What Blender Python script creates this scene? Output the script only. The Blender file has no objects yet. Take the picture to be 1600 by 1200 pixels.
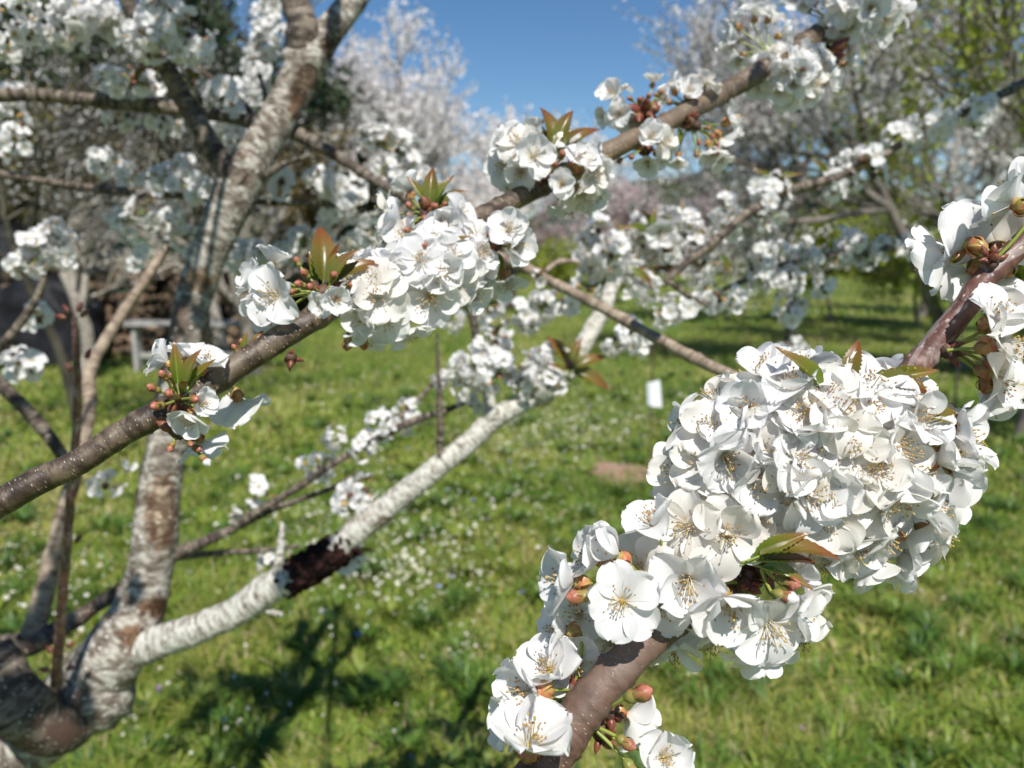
import bpy, math, random
import numpy as np
from mathutils import Vector, Matrix, Quaternion

# ------------------------------------------------------------------ camera, sky, sun, exposure
S = bpy.context.scene
CAM_H, PITCH = 1.5, 10.0
F = 1202.3                                     # focal length in photo pixels (photo is 1600 wide)
cam_d = bpy.data.cameras.new("camera"); cam = bpy.data.objects.new("camera", cam_d)
S.collection.objects.link(cam); S.camera = cam
cam.location = (0, 0, CAM_H); cam.rotation_euler = (math.radians(90 - PITCH), 0, 0)
cam_d.sensor_width = 34.6; cam_d.lens = 26.0; cam_d.clip_start = 0.02; cam_d.clip_end = 3000
cam_d.dof.use_dof = True; cam_d.dof.focus_distance = 0.315; cam_d.dof.aperture_fstop = 10.0
SUN_AZ, SUN_EL = 164.0, 53.0                  # azimuth clockwise from +Y (view direction)
w = bpy.data.worlds.new("World"); S.world = w; w.use_nodes = True
nt = w.node_tree; bg = nt.nodes["Background"]
sky = nt.nodes.new("ShaderNodeTexSky"); sky.sky_type = 'NISHITA'; sky.sun_disc = False
sky.sun_elevation = math.radians(SUN_EL); sky.sun_rotation = math.radians(SUN_AZ)
sky.air_density = 1.0; sky.dust_density = 0.0; sky.ozone_density = 4.0
hs = nt.nodes.new("ShaderNodeHueSaturation"); hs.inputs['Saturation'].default_value = 1.16
nt.links.new(sky.outputs[0], hs.inputs['Color']); nt.links.new(hs.outputs[0], bg.inputs[0]); bg.inputs[1].default_value = 0.078
sd = bpy.data.lights.new("sun", 'SUN'); sun = bpy.data.objects.new("sun", sd); S.collection.objects.link(sun)
sd.energy = 5.0; sd.angle = math.radians(0.5); sd.color = (1.0, 0.96, 0.905)
_a, _e = math.radians(SUN_AZ), math.radians(SUN_EL)
SUNV = Vector((math.sin(_a) * math.cos(_e), math.cos(_a) * math.cos(_e), math.sin(_e)))
sun.rotation_euler = SUNV.to_track_quat('Z', 'Y').to_euler(); sun.location = (-3, -3, 5)
S.view_settings.view_transform = 'Standard'; S.view_settings.look = 'None'
S.view_settings.exposure = 0.38; S.view_settings.gamma = 1.0
S.render.engine = 'CYCLES'; S.cycles.use_denoising = True
S.cycles.max_bounces = 7; S.cycles.transmission_bounces = 4; S.cycles.diffuse_bounces = 4

rnd = random.Random(7); R = np.random.default_rng(11)
_p = math.radians(PITCH)
FWD = Vector((0, math.cos(_p), -math.sin(_p))); UP = Vector((0, math.sin(_p), math.cos(_p))); RT = Vector((1, 0, 0))
CAMP = Vector((0, 0, CAM_H))
def P(x, y, d): return CAMP + d * (FWD + (x - 800) / F * RT + (600 - y) / F * UP)
def D(r, u, t): return (r * RT + u * UP - t * FWD).normalized()     # t = towards the viewer
def G(x, y, z=0.0):
    v = FWD + (x - 800) / F * RT + (600 - y) / F * UP
    return CAMP + v * ((z - CAM_H) / v.z)
def PY(x, y, Y):                                                     # point on the pixel's ray at world depth Y
    v = FWD + (x - 800) / F * RT + (600 - y) / F * UP
    return CAMP + v * (Y / v.y)

# ------------------------------------------------------------------ mesh helper
class MB:
    def __init__(s): s.v = []; s.f = []; s.m = []; s.c = []; s.t = []; s.n = 0
    def add(s, v, f, mat=0, col=(1, 1, 1), tx=None):
        v = np.asarray(v, float).reshape(-1, 3); f = np.asarray(f, int); k = len(v)
        s.v.append(v); s.f.append(f + s.n); s.m.append(np.full(len(f), mat))
        c = np.asarray(col, float)
        if c.ndim == 1: c = np.tile(c[:3], (k, 1))
        s.c.append(c[:, :3]); s.t.append(v if tx is None else np.asarray(tx, float)); s.n += k
    def xf(s, M):                                                    # transformed copy data
        return None
    def merge(s, o, M, mat=None):
        A = np.array(M)
        for v, f, m, c, t in o.parts():
            s.v.append(v @ A[:3, :3].T + A[:3, 3]); s.f.append(f + s.n); s.m.append(m); s.c.append(c); s.t.append(t)
            s.n += len(v)
    def parts(s):
        off = 0
        for v, f, m, c, t in zip(s.v, s.f, s.m, s.c, s.t):
            yield v, f - off, m, c, t
            off += len(v)
    def mesh(s, name, mats, smooth=True, origin=(0, 0, 0), inv=None):
        me = bpy.data.meshes.new(name)
        V = np.concatenate(s.v)
        if inv is not None:
            A = np.array(inv); V = V @ A[:3, :3].T + A[:3, 3]
        else: V = V - np.array(origin)
        cnt = np.concatenate([np.full(len(f), f.shape[1]) for f in s.f])
        L = np.concatenate([f.ravel() for f in s.f])
        me.vertices.add(len(V)); me.vertices.foreach_set("co", V.ravel())
        me.loops.add(len(L)); me.loops.foreach_set("vertex_index", L.astype(np.int32))
        me.polygons.add(len(cnt)); me.polygons.foreach_set("loop_start", np.concatenate([[0], np.cumsum(cnt)[:-1]]).astype(np.int32))
        me.polygons.foreach_set("material_index", np.concatenate(s.m).astype(np.int32))
        me.polygons.foreach_set("use_smooth", np.full(len(cnt), smooth))
        me.update(calc_edges=True)
        a = me.attributes.new("col", 'FLOAT_COLOR', 'POINT')
        C = np.concatenate(s.c); a.data.foreach_set("color", np.hstack([C, np.ones((len(C), 1))]).ravel())
        a = me.attributes.new("tx", 'FLOAT_VECTOR', 'POINT'); a.data.foreach_set("vector", np.concatenate(s.t).ravel())
        for m in mats: me.materials.append(m)
        return me
def link(name, me, parent=None, M=None):
    o = bpy.data.objects.new(name, me); S.collection.objects.link(o)
    if parent: o.parent = parent
    if M is not None: o.matrix_local = M
    return o
def tag(o, label=None, cat=None, group=None, kind=None):
    if label: o["label"] = label
    if cat: o["category"] = cat
    if group: o["group"] = group
    if kind: o["kind"] = kind
    return o
def empty(name, loc, label, cat, group=None):
    o = bpy.data.objects.new(name, None); S.collection.objects.link(o); o.location = loc
    o.empty_display_size = 0.05
    return tag(o, label, cat, group)
def dup(o, parent=None):
    c = o.copy(); S.collection.objects.link(c)
    if parent: c.parent = parent
    for ch in list(o.children): dup(ch, c)
    return c
def grid_faces(nu, nv):
    i = np.arange(nu - 1)[:, None]; j = np.arange(nv - 1)[None, :]
    a = (i * nv + j).ravel()
    return np.stack([a, a + nv, a + nv + 1, a + 1], 1)

# ------------------------------------------------------------------ materials
def mat(name):
    m = bpy.data.materials.new(name); m.use_nodes = True; t = m.node_tree
    return m, t, t.nodes["Principled BSDF"]
def N(t, kind, **k):
    n = t.nodes.new(kind)
    for a, b in k.items(): setattr(n, a, b)
    return n
def attr(t, name): n = N(t, "ShaderNodeAttribute"); n.attribute_name = name; return n
def mapped(t, src, scale):
    mp = N(t, "ShaderNodeMapping"); mp.inputs['Scale'].default_value = scale
    t.links.new(src, mp.inputs[0]); return mp.outputs[0]
def noise(t, src, scale=1.0, detail=4, rough=0.6, dist=0):
    n = N(t, "ShaderNodeTexNoise"); n.inputs['Scale'].default_value = scale; n.inputs['Detail'].default_value = detail
    n.inputs['Roughness'].default_value = rough; n.inputs['Distortion'].default_value = dist
    t.links.new(src, n.inputs['Vector']); return n.outputs['Fac']
def ramp(t, src, stops):
    n = N(t, "ShaderNodeValToRGB"); e = n.color_ramp.elements
    while len(e) > len(stops): e.remove(e[-1])
    while len(e) < len(stops): e.new(1)
    for el, (p, c) in zip(e, stops):
        el.position = p; el.color = (c, c, c, 1) if isinstance(c, (int, float)) else (*c, 1)
    t.links.new(src, n.inputs[0]); return n.outputs[0]
def mix(t, fac, a, b, mode='MIX'):
    n = N(t, "ShaderNodeMix", data_type='RGBA', blend_type=mode)
    for s, v in ((n.inputs[0], fac), (n.inputs[6], a), (n.inputs[7], b)):
        if isinstance(v, bpy.types.NodeSocket): t.links.new(v, s)
        elif isinstance(v, (int, float)): s.default_value = v
        else: s.default_value = (*v, 1)
    return n.outputs[2]
def bump(t, bs, h, strength, dist):
    b = N(t, "ShaderNodeBump"); b.inputs['Strength'].default_value = strength; b.inputs['Distance'].default_value = dist
    t.links.new(h, b.inputs['Height']); t.links.new(b.outputs[0], bs.inputs['Normal']); return b
def translucent(t, bs, colsock, fac):
    out = [n for n in t.nodes if n.type == 'OUTPUT_MATERIAL'][0]
    tr = N(t, "ShaderNodeBsdfTranslucent"); ms = N(t, "ShaderNodeMixShader"); ms.inputs[0].default_value = fac
    if isinstance(colsock, tuple): tr.inputs[0].default_value = (*colsock, 1)
    else: t.links.new(colsock, tr.inputs[0])
    t.links.new(bs.outputs[0], ms.inputs[1]); t.links.new(tr.outputs[0], ms.inputs[2]); t.links.new(ms.outputs[0], out.inputs[0])

def petal_mat():
    m, t, b = mat("petal_white"); tx = attr(t, "tx"); sep = N(t, "ShaderNodeSeparateXYZ"); t.links.new(tx.outputs['Vector'], sep.inputs[0])
    base = ramp(t, sep.outputs['Y'], [(0.0, (0.62, 0.56, 0.36)), (0.10, (0.78, 0.74, 0.64)), (0.26, (0.87, 0.86, 0.845)), (1.0, (0.89, 0.88, 0.868))])
    v = mapped(t, tx.outputs['Vector'], (16, 1.6, 9))
    vein = noise(t, v, 1.0, 3, 0.6, 0.3)
    c = mix(t, ramp(t, vein, [(0.3, 0.18), (0.6, 0.0)]), base, (0.76, 0.73, 0.72))
    at = attr(t, "col"); c = mix(t, 1.0, c, at.outputs['Color'], 'MULTIPLY')
    t.links.new(c, b.inputs['Base Color']); b.inputs['Roughness'].default_value = 0.55
    b.inputs['Specular IOR Level'].default_value = 0.25
    bump(t, b, vein, 0.22, 0.001)
    translucent(t, b, c, 0.42)
    return m
def simple(name, stops, scale, rough=0.6, spec=0.3, tr=0.0, bmp=0.0, bd=0.001, coord="tx", usecol=False, detail=4, mscale=(1, 1, 1)):
    m, t, b = mat(name)
    src = attr(t, coord).outputs['Vector'] if coord == "tx" else N(t, "ShaderNodeTexCoord").outputs['Object']
    n = noise(t, mapped(t, src, mscale), scale, detail)
    c = ramp(t, n, stops)
    if usecol: c = mix(t, 1.0, c, attr(t, "col").outputs['Color'], 'MULTIPLY')
    t.links.new(c, b.inputs['Base Color']); b.inputs['Roughness'].default_value = rough
    b.inputs['Specular IOR Level'].default_value = spec
    if bmp: bump(t, b, n, bmp, bd)
    if tr: translucent(t, b, c, tr)
    return m
PETAL = petal_mat()
FILAM = simple("filament", [(0.3, (0.80, 0.77, 0.66)), (0.7, (0.86, 0.85, 0.80))], 200, tr=0.2)
ANTHER = simple("anther", [(0.35, (0.50, 0.33, 0.08)), (0.5, (0.42, 0.24, 0.08)), (0.62, (0.22, 0.10, 0.05))], 160)
CUP = simple("flower_cup", [(0.3, (0.40, 0.36, 0.08)), (0.6, (0.46, 0.25, 0.08))], 120)
CALYX = simple("calyx", [(0.32, (0.30, 0.34, 0.07)), (0.5, (0.42, 0.24, 0.08)), (0.66, (0.42, 0.08, 0.05))], 130, rough=0.38, spec=0.5, tr=0.12)
STALK = simple("stalk_green", [(0.3, (0.20, 0.30, 0.05)), (0.7, (0.36, 0.36, 0.08))], 60, rough=0.4, spec=0.5, tr=0.1)
def bud_mat():
    m, t, b = mat("bud_green_red"); tx = attr(t, "tx").outputs['Vector']; sep = N(t, "ShaderNodeSeparateXYZ"); t.links.new(tx, sep.inputs[0])
    n = noise(t, mapped(t, tx, (500, 500, 120)), 1.0, 3); f = N(t, "ShaderNodeMath", operation='MULTIPLY_ADD'); t.links.new(sep.outputs['Z'], f.inputs[0]); f.inputs[1].default_value = 75
    t.links.new(n, f.inputs[2]); f2 = N(t, "ShaderNodeMath", operation='SUBTRACT'); t.links.new(f.outputs[0], f2.inputs[0]); f2.inputs[1].default_value = 0.35
    c = ramp(t, f2.outputs[0], [(0.15, (0.17, 0.21, 0.04)), (0.5, (0.27, 0.21, 0.06)), (0.75, (0.32, 0.10, 0.055)), (0.98, (0.45, 0.17, 0.12))])
    t.links.new(c, b.inputs['Base Color']); b.inputs['Roughness'].default_value = .42; b.inputs['Specular IOR Level'].default_value = .4
    bump(t, b, n, .5, .0006); translucent(t, b, c, .12); return m
BUDM = bud_mat()
SCALE = simple("bud_scale", [(0.35, (0.13, 0.022, 0.018)), (0.5, (0.18, 0.055, 0.03)), (0.62, (0.20, 0.14, 0.04))], 150, rough=0.4, spec=0.5, bmp=0.5)
SPURM = simple("spur_bark", [(0.3, (0.035, 0.02, 0.016)), (0.7, (0.14, 0.075, 0.05))], 220, bmp=0.8)
def leaf_mat():
    m, t, b = mat("young_leaf"); tx = attr(t, "tx"); cl = attr(t, "col")
    sep = N(t, "ShaderNodeSeparateXYZ"); t.links.new(tx.outputs['Vector'], sep.inputs[0])
    n = noise(t, mapped(t, tx.outputs['Vector'], (2, 9, 1)), 3.0, 4)
    edge = ramp(t, sep.outputs['Y'], [(0.2, 0.0), (1.0, 1.0)])
    f = mix(t, 0.5, n, edge)
    c = ramp(t, f, [(0.15, (0.10, 0.15, 0.02)), (0.42, (0.16, 0.15, 0.025)), (0.62, (0.19, 0.09, 0.025)), (0.9, (0.18, 0.05, 0.025))])
    c = mix(t, 1.0, c, cl.outputs['Color'], 'MULTIPLY')
    t.links.new(c, b.inputs['Base Color']); b.inputs['Roughness'].default_value = 0.32; b.inputs['Specular IOR Level'].default_value = 0.55
    wv = N(t, "ShaderNodeTexWave"); wv.inputs['Scale'].default_value = 2.2; wv.inputs['Distortion'].default_value = 1.5
    mp = mapped(t, tx.outputs['Vector'], (0, 3.5, 1)); t.links.new(mp, wv.inputs['Vector'])
    bump(t, b, wv.outputs['Fac'], 0.4, 0.0008)
    translucent(t, b, c, 0.25); return m
LEAF = leaf_mat()

def bark(name, base, light, dark, lent, band, patch_lo, patch_hi, patch_col, rough, spec, lsc=(420, 420, 420), bd=0.001, film=None, lmask=0.62):
    """bark: horizontal bands (tx.z runs along the limb), patches, lenticel dots, bump"""
    m, t, b = mat(name); tx = attr(t, "tx").outputs['Vector']
    n1 = noise(t, mapped(t, tx, band), 1.0, 5, 0.65, 0.4)
    st = (0.32, 0.47, 0.6) if 'white' not in name else (0.33, 0.44, 0.55)
    c = ramp(t, n1, [(st[0], dark), (st[1], base), (st[2], light)])
    n2 = noise(t, tx, 11.0, 4, 0.6, 0.6)
    pf = ramp(t, n2, [(patch_lo, 0.0), (patch_hi, 1.0)])
    c = mix(t, pf, c, patch_col)
    if film:
        n4 = noise(t, mapped(t, tx, (60, 60, 30)), 1.0, 5, 0.7, 1.0)
        c = mix(t, ramp(t, n4, [(0.53, 0.0), (0.60, 0.75)]), c, film)
    vo = N(t, "ShaderNodeTexVoronoi"); vo.inputs['Randomness'].default_value = 1.0
    t.links.new(mapped(t, tx, lsc), vo.inputs['Vector']); vo.inputs['Scale'].default_value = 1.0
    lf = ramp(t, vo.outputs['Distance'], [(0.14, 1.0), (0.24, 0.0)])
    gate = ramp(t, noise(t, tx, 90.0, 2), [(lmask - 0.12, 0.0), (lmask, 1.0)])
    lg = mix(t, 1.0, lf, gate, 'MULTIPLY')
    c = mix(t, lg, c, lent)
    c = mix(t, 1.0, c, attr(t, "col").outputs['Color'], 'MULTIPLY')
    t.links.new(c, b.inputs['Base Color']); b.inputs['Roughness'].default_value = rough; b.inputs['Specular IOR Level'].default_value = spec
    hn = noise(t, mapped(t, tx, tuple(x * 2 for x in band)), 1.0, 5, 0.7)
    h = mix(t, 0.3, hn, lg, 'ADD'); bump(t, b, h, 0.7, bd)
    return m
BARK_NEAR = bark("bark_red_brown", (0.095, 0.052, 0.036), (0.145, 0.085, 0.06), (0.05, 0.028, 0.021), (0.38, 0.27, 0.19), (75, 75, 130), 0.52, 0.64, (0.16, 0.11, 0.085), 0.58, 0.4, (330, 330, 900), 0.0010, None, 0.56)
BARK_TWIG = bark("bark_silver_film", (0.115, 0.05, 0.037), (0.16, 0.078, 0.056), (0.07, 0.032, 0.027), (0.45, 0.36, 0.3), (60, 60, 160), 0.7, 0.8, (0.12, 0.06, 0.05), 0.45, 0.5, (300, 300, 200), 0.0006, (0.30, 0.25, 0.225), 0.5)
BARK_MID = bark("bark_olive_brown", (0.055, 0.037, 0.024), (0.135, 0.10, 0.066), (0.026, 0.017, 0.012), (0.45, 0.37, 0.26), (60, 60, 120), 0.50, 0.62, (0.16, 0.115, 0.075), 0.46, 0.45, (260, 260, 700), 0.0012, None, 0.50)
BARK_WHITE = bark("bark_white_lichen", (0.36, 0.33, 0.27), (0.66, 0.64, 0.57), (0.13, 0.10, 0.07), (0.80, 0.80, 0.74), (70, 70, 190), 0.60, 0.66, (0.17, 0.125, 0.09), 0.85, 0.15, (120, 120, 160), 0.008, None, 0.5)
BARK_TRUNK = bark("bark_grey_lichen", (0.20, 0.17, 0.135), (0.52, 0.49, 0.42), (0.08, 0.06, 0.045), (0.72, 0.71, 0.64), (48, 48, 110), 0.57, 0.64, (0.14, 0.105, 0.08), 0.85, 0.15, (90, 90, 130), 0.008, None, 0.52)
BARK_GREY = bark("bark_grey_brown", (0.065, 0.05, 0.04), (0.20, 0.165, 0.125), (0.022, 0.016, 0.013), (0.42, 0.36, 0.28), (30, 30, 110), 0.60, 0.66, (0.10, 0.06, 0.045), 0.75, 0.25, (160, 160, 120), 0.002, None, 0.5)
BARK_TAN = bark("bark_tan", (0.22, 0.165, 0.12), (0.36, 0.29, 0.215), (0.10, 0.07, 0.05), (0.45, 0.4, 0.3), (30, 30, 90), 0.6, 0.7, (0.24, 0.18, 0.13), 0.7, 0.3, (160, 160, 120), 0.002)
BARK_FAR = simple("bark_far", [(0.35, (0.10, 0.085, 0.07)), (0.65, (0.24, 0.21, 0.18))], 3.0, rough=0.85, coord="obj")

# ------------------------------------------------------------------ wood
def catmull(pts, step):
    pts = np.asarray(pts, float); out = []
    Q = np.vstack([2 * pts[0] - pts[1], pts, 2 * pts[-1] - pts[-2]])
    for i in range(1, len(Q) - 2):
        n = max(2, int(np.linalg.norm(Q[i + 1, :3] - Q[i, :3]) / step)); t = np.linspace(0, 1, n, endpoint=False)[:, None]
        p0, p1, p2, p3 = Q[i - 1], Q[i], Q[i + 1], Q[i + 2]
        out.append(0.5 * (2 * p1 + (p2 - p0) * t + (2 * p0 - 5 * p1 + 4 * p2 - p3) * t ** 2 + (3 * p1 - p0 - 3 * p2 + p3) * t ** 3))
    return np.vstack(out + [Q[-2][None]])
def tube(mb, path, rad, sides=10, mat=0, col=(1, 1, 1), rough=0.0, freq=60.0, seed=0, caps=True, rings=0, tx0=None):
    path = np.asarray(path, float); n = len(path); rad = np.asarray(rad, float)
    T = np.gradient(path, axis=0); T /= np.linalg.norm(T, axis=1)[:, None] + 1e-12
    a = np.array([0, 0, 1.0]) if abs(T[0, 2]) < 0.9 else np.array([1.0, 0, 0])
    U = np.zeros_like(path); u = np.cross(T[0], a); u /= np.linalg.norm(u)
    for i in range(n):
        u = u - T[i] * u.dot(T[i]); u /= np.linalg.norm(u) + 1e-12; U[i] = u
    W = np.cross(T, U)
    L = np.concatenate([[0], np.cumsum(np.linalg.norm(np.diff(path, axis=0), axis=1))])
    th = np.arange(sides) * 2 * math.pi / sides
    ca, sa = np.cos(th), np.sin(th); r = np.tile(rad[:, None], (1, sides))
    if rough:
        g = np.random.default_rng(seed + 5); d = np.zeros_like(r)
        for k in range(9):
            fl = freq * g.uniform(0.3, 2.2); m = g.integers(0, 4); d += np.sin(fl * L[:, None] + m * th[None] + g.uniform(0, 6.3)) / 3.0
        d += g.normal(0, 0.35, r.shape)
        r = r * (1 + rough * d)
    if rings:
        g = np.random.default_rng(seed + 77)
        for k in range(rings):
            c0 = g.uniform(0, L[-1]); wd = g.uniform(.5, 1.6) * rad.mean() * .16; am = g.uniform(.03, .11); ph = g.uniform(0, 6.3)
            r = r * (1 + am * np.exp(-((L[:, None] - c0 + rad.mean() * .15 * np.sin(th + ph)[None]) / wd) ** 2) * (1 + .4 * np.sin(2 * th + ph)[None]))
    V = path[:, None] + r[..., None] * (U[:, None] * ca[None, :, None] + W[:, None] * sa[None, :, None])
    tx = np.stack([r * ca, r * sa, np.tile(L[:, None], (1, sides))], 2) + np.array([seed * 1.7, seed * 0.9, seed * 2.3]) * (tx0 is None)
    i = np.arange(n - 1)[:, None] * sides; j = np.arange(sides)[None]; k = (j + 1) % sides
    Fq = np.stack([i + j, i + k, i + sides + k, i + sides + j], 2).reshape(-1, 4)
    c = np.asarray(col, float)
    if c.ndim == 2: c = np.repeat(c, sides, 0)
    mb.add(V.reshape(-1, 3), Fq, mat, c, tx.reshape(-1, 3))
    if caps:
        for e, sgn in ((0, -1), (n - 1, 1)):
            ctr = path[e] + T[e] * sgn * rad[e] * 0.4
            vv = np.vstack([V[e], ctr]); ff = np.array([[x, (x + 1) % sides, sides] for x in range(sides)])
            if sgn < 0: ff = ff[:, ::-1]
            mb.add(vv, ff, mat, (1, 1, 1) if c.ndim == 2 else col, np.vstack([tx[e], tx[e].mean(0)]))
def limb(mb, spec, step=0.006, sides=14, mat=0, col=(1, 1, 1), rough=0.04, freq=60, seed=0, rings=0):
    """spec: (px, py, depth, width in photo pixels)"""
    pts = [(*P(x, y, d), wd / 2 * d / F) for x, y, d, wd in spec]
    q = catmull(pts, step); tube(mb, q[:, :3], q[:, 3], sides, mat, col, rough, freq, seed, True, rings)
    return q
def knob(mb, c, r, mat=0, col=(1, 1, 1), seed=0, stretch=(1, 1, 1), n=9):
    g = np.random.default_rng(seed); th = np.linspace(0, math.pi, n); ph = np.arange(n + 3) * 2 * math.pi / (n + 3)
    X = np.stack([np.sin(th)[:, None] * np.cos(ph), np.sin(th)[:, None] * np.sin(ph), np.tile(np.cos(th)[:, None], (1, n + 3))], 2)
    rr = 1 + g.normal(0, 0.09, X.shape[:2]); V = X * rr[..., None] * r * np.array(stretch) + np.array(c)
    i = np.arange(n - 1)[:, None] * (n + 3); j = np.arange(n + 3)[None]; k = (j + 1) % (n + 3)
    mb.add(V.reshape(-1, 3), np.stack([i + j, i + n + 3 + j, i + n + 3 + k, i + k], 2).reshape(-1, 4), mat, col)

# ------------------------------------------------------------------ flowers, buds, leaves (real size, metres)
def petal(mb, k, el, L, W, curl, ruf, g, nu=9, nv=10, mat=0, col=(1, 1, 1), notch=0.055):
    u = np.linspace(-1, 1, nu)[:, None]; t_ = np.linspace(0, 1, nv)[None]; v = (0.55 * t_ + 0.45 * np.sin(t_ * math.pi / 2)) * 0.988
    c_ = 0.60
    h = W / 2 * np.where(v < c_, 0.13 + 0.87 * np.sin(math.pi / 2 * np.minimum(v / c_, 1)) ** 1.1, np.sqrt(np.maximum(0, 1 - (np.maximum(v - c_, 0) / (1 - c_)) ** 2.3)))
    a1, a2, a3 = g.uniform(0, 6.3, 3)
    y = L * v + 0.024 * L * np.sin(8 * u + a1) * v ** 5 - notch * L * np.exp(-(u / 0.5) ** 2) * v ** 14
    x = u * h
    ruf = ruf * 0.74; z = 0.42 * h * u ** 2 * g.uniform(0.5, 1.4) + ruf * L * (0.09 * np.sin(3.0 * u + a1 + 2 * v) * v ** 2 + 0.065 * np.sin(7.5 * u + a2 + 3 * v) * v ** 4 + 0.030 * np.sin(13 * u + a3) * v ** 6 + 0.035 * np.sin(6 * v + 2 * u + a2) * v)
    # bend along the length: elevation changes from el to el - curl
    e = el - curl * v ** 1.5; s = np.stack([np.zeros_like(y), y, z], 0)
    yy = y * np.cos(e) - z * np.sin(e); zz = y * np.sin(e) + z * np.cos(e)
    yy = yy + 0.0012
    tw = g.normal(0, 0.08); an = k * 2 * math.pi / 5 + g.normal(0, 0.07)
    xx = x * math.cos(tw); zz = zz + x * math.sin(tw)
    X = xx * math.cos(an) - yy * math.sin(an); Y = xx * math.sin(an) + yy * math.cos(an)
    V = np.stack([X, Y, zz], 2).reshape(-1, 3)
    tx = np.stack([np.tile(u, (1, nv)), np.tile(v, (nu, 1)), np.full((nu, nv), k + g.uniform(0, 9))], 2).reshape(-1, 3)
    mb.add(V, grid_faces(nu, nv), mat, col, tx)
def petals_mb(seed, el, curl, size=1.0, nu=9, nv=10, ruf=1.0, missing=0, old=0.0):
    g = np.random.default_rng(seed); mb = MB()
    for k in range(5 - missing):
        c = 1 - g.uniform(0, 0.03); col = np.array([c, c - old * 0.05, c - old * 0.14])
        petal(mb, k, el + g.normal(0, 0.13), size * 0.0155 * g.uniform(0.93, 1.05), size * 0.0162 * g.uniform(0.92, 1.08), curl + g.normal(0, 0.25), ruf, g, nu, nv, 0, col)
    return mb
def stamens_mb(seed, n=26, spread=0.55, brown=False, size=1.0, sides=3, seg=4):
    g = np.random.default_rng(seed); mb = MB()
    for i in range(n):
        a = g.uniform(0, 6.283); tl = abs(g.normal(0, spread)); tl = min(tl, 1.15); L = size * g.uniform(0.0055, 0.0100)
        t = np.linspace(0, 1, seg); r0 = 0.0014
        rad = r0 + L * np.sin(tl) * t ** 1.3; z = L * np.cos(tl) * t; wob = g.normal(0, 0.0006) * t ** 2
        pth = np.stack([rad * math.cos(a) - wob * math.sin(a), rad * math.sin(a) + wob * math.cos(a), z], 1)
        tube(mb, pth, np.full(seg, 0.00013) * size, sides, 0, caps=False)
        e = pth[-1]; knob(mb, e, 0.00040 * size, 1, seed=int(g.integers(1e6)), stretch=(1, 1, 1.25), n=4)
    tube(mb, [(0, 0, 0), (0.0003, 0, 0.005), (0.0002, 0.0003, 0.011 * size)], [0.0004, 0.0002, 0.00018], 4, 2)
    knob(mb, (0.0002, 0.0003, 0.0112 * size), 0.0005, 2, n=4)
    # inner cup
    knob(mb, (0, 0, -0.0006), 0.0021, 2, stretch=(1, 1, 0.5), n=6)
    return mb
def calyx_mb(seed, size=1.0):
    g = np.random.default_rng(seed); mb = MB()
    z = np.array([0.0004, -0.001, -0.003, -0.005, -0.0065, -0.0072]); r = np.array([0.0025, 0.0027, 0.0029, 0.0026, 0.0016, 0.0006]) * size
    tube(mb, np.stack([0 * z, 0 * z, z], 1), r, 10, 0, caps=False)
    for k in range(5):
        an = k * 2 * math.pi / 5 + 0.63; nu, nv = 4, 5
        u = np.linspace(-1, 1, nu)[:, None]; v = np.linspace(0, 1, nv)[None]
        h = 0.0019 * (1 - v ** 1.6) + 0.0002; L = 0.006; e = -0.5 - 1.2 * v * g.uniform(0.5, 1.2)
        x = u * h; y = 0.0023 + L * v * np.cos(e); zz = -0.0006 + L * v * np.sin(e) * 0.8 - 0.0006 * u ** 2
        X = x * math.cos(an) - y * math.sin(an); Y = x * math.sin(an) + y * math.cos(an)
        mb.add(np.stack([X, Y, zz + 0 * x], 2).reshape(-1, 3), grid_faces(nu, nv), 0)
    return mb
def bud_mb(seed, opening=0.0):
    """closed bud on z: reddish sepals below, white or pink tip"""
    mb = MB(); L = 0.0105 + 0.003 * opening; t = np.linspace(0, 1, 9)
    prof = np.array([0.0008, 0.0019, 0.0025, 0.0022, 0.0021, 0.0027, 0.0029, 0.0020, 0.0003]) * (1 + 0.2 * opening)
    cut = 5 if opening > 0.3 else 7
    tube(mb, np.stack([0 * t, 0 * t, L * t], 1)[:cut + 1], prof[:cut + 1] * 1.03, 10, 0, caps=False, rough=0.05, seed=seed, tx0=0)
    tube(mb, np.stack([0 * t, 0 * t, L * t], 1)[cut - 1:], prof[cut - 1:], 10, 1 if opening > 0.3 else 0, caps=False, rough=0.05, seed=seed)
    for k in range(5):
        g = np.random.default_rng(seed + k); an = k * 1.2566
        u = np.linspace(-1, 1, 4)[:, None]; v = np.linspace(0, 1, 5)[None]
        rr = 0.0023 + 0.0008 * np.sin(v * 3) ; aa = an + u * 0.5 * (1 - v ** 1.5); z = L * (0.4 + 0.42 * v)
        mb.add(np.stack([rr * np.cos(aa), rr * np.sin(aa), z + 0 * aa], 2).reshape(-1, 3), grid_faces(4, 5), 0)
    return mb
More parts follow.
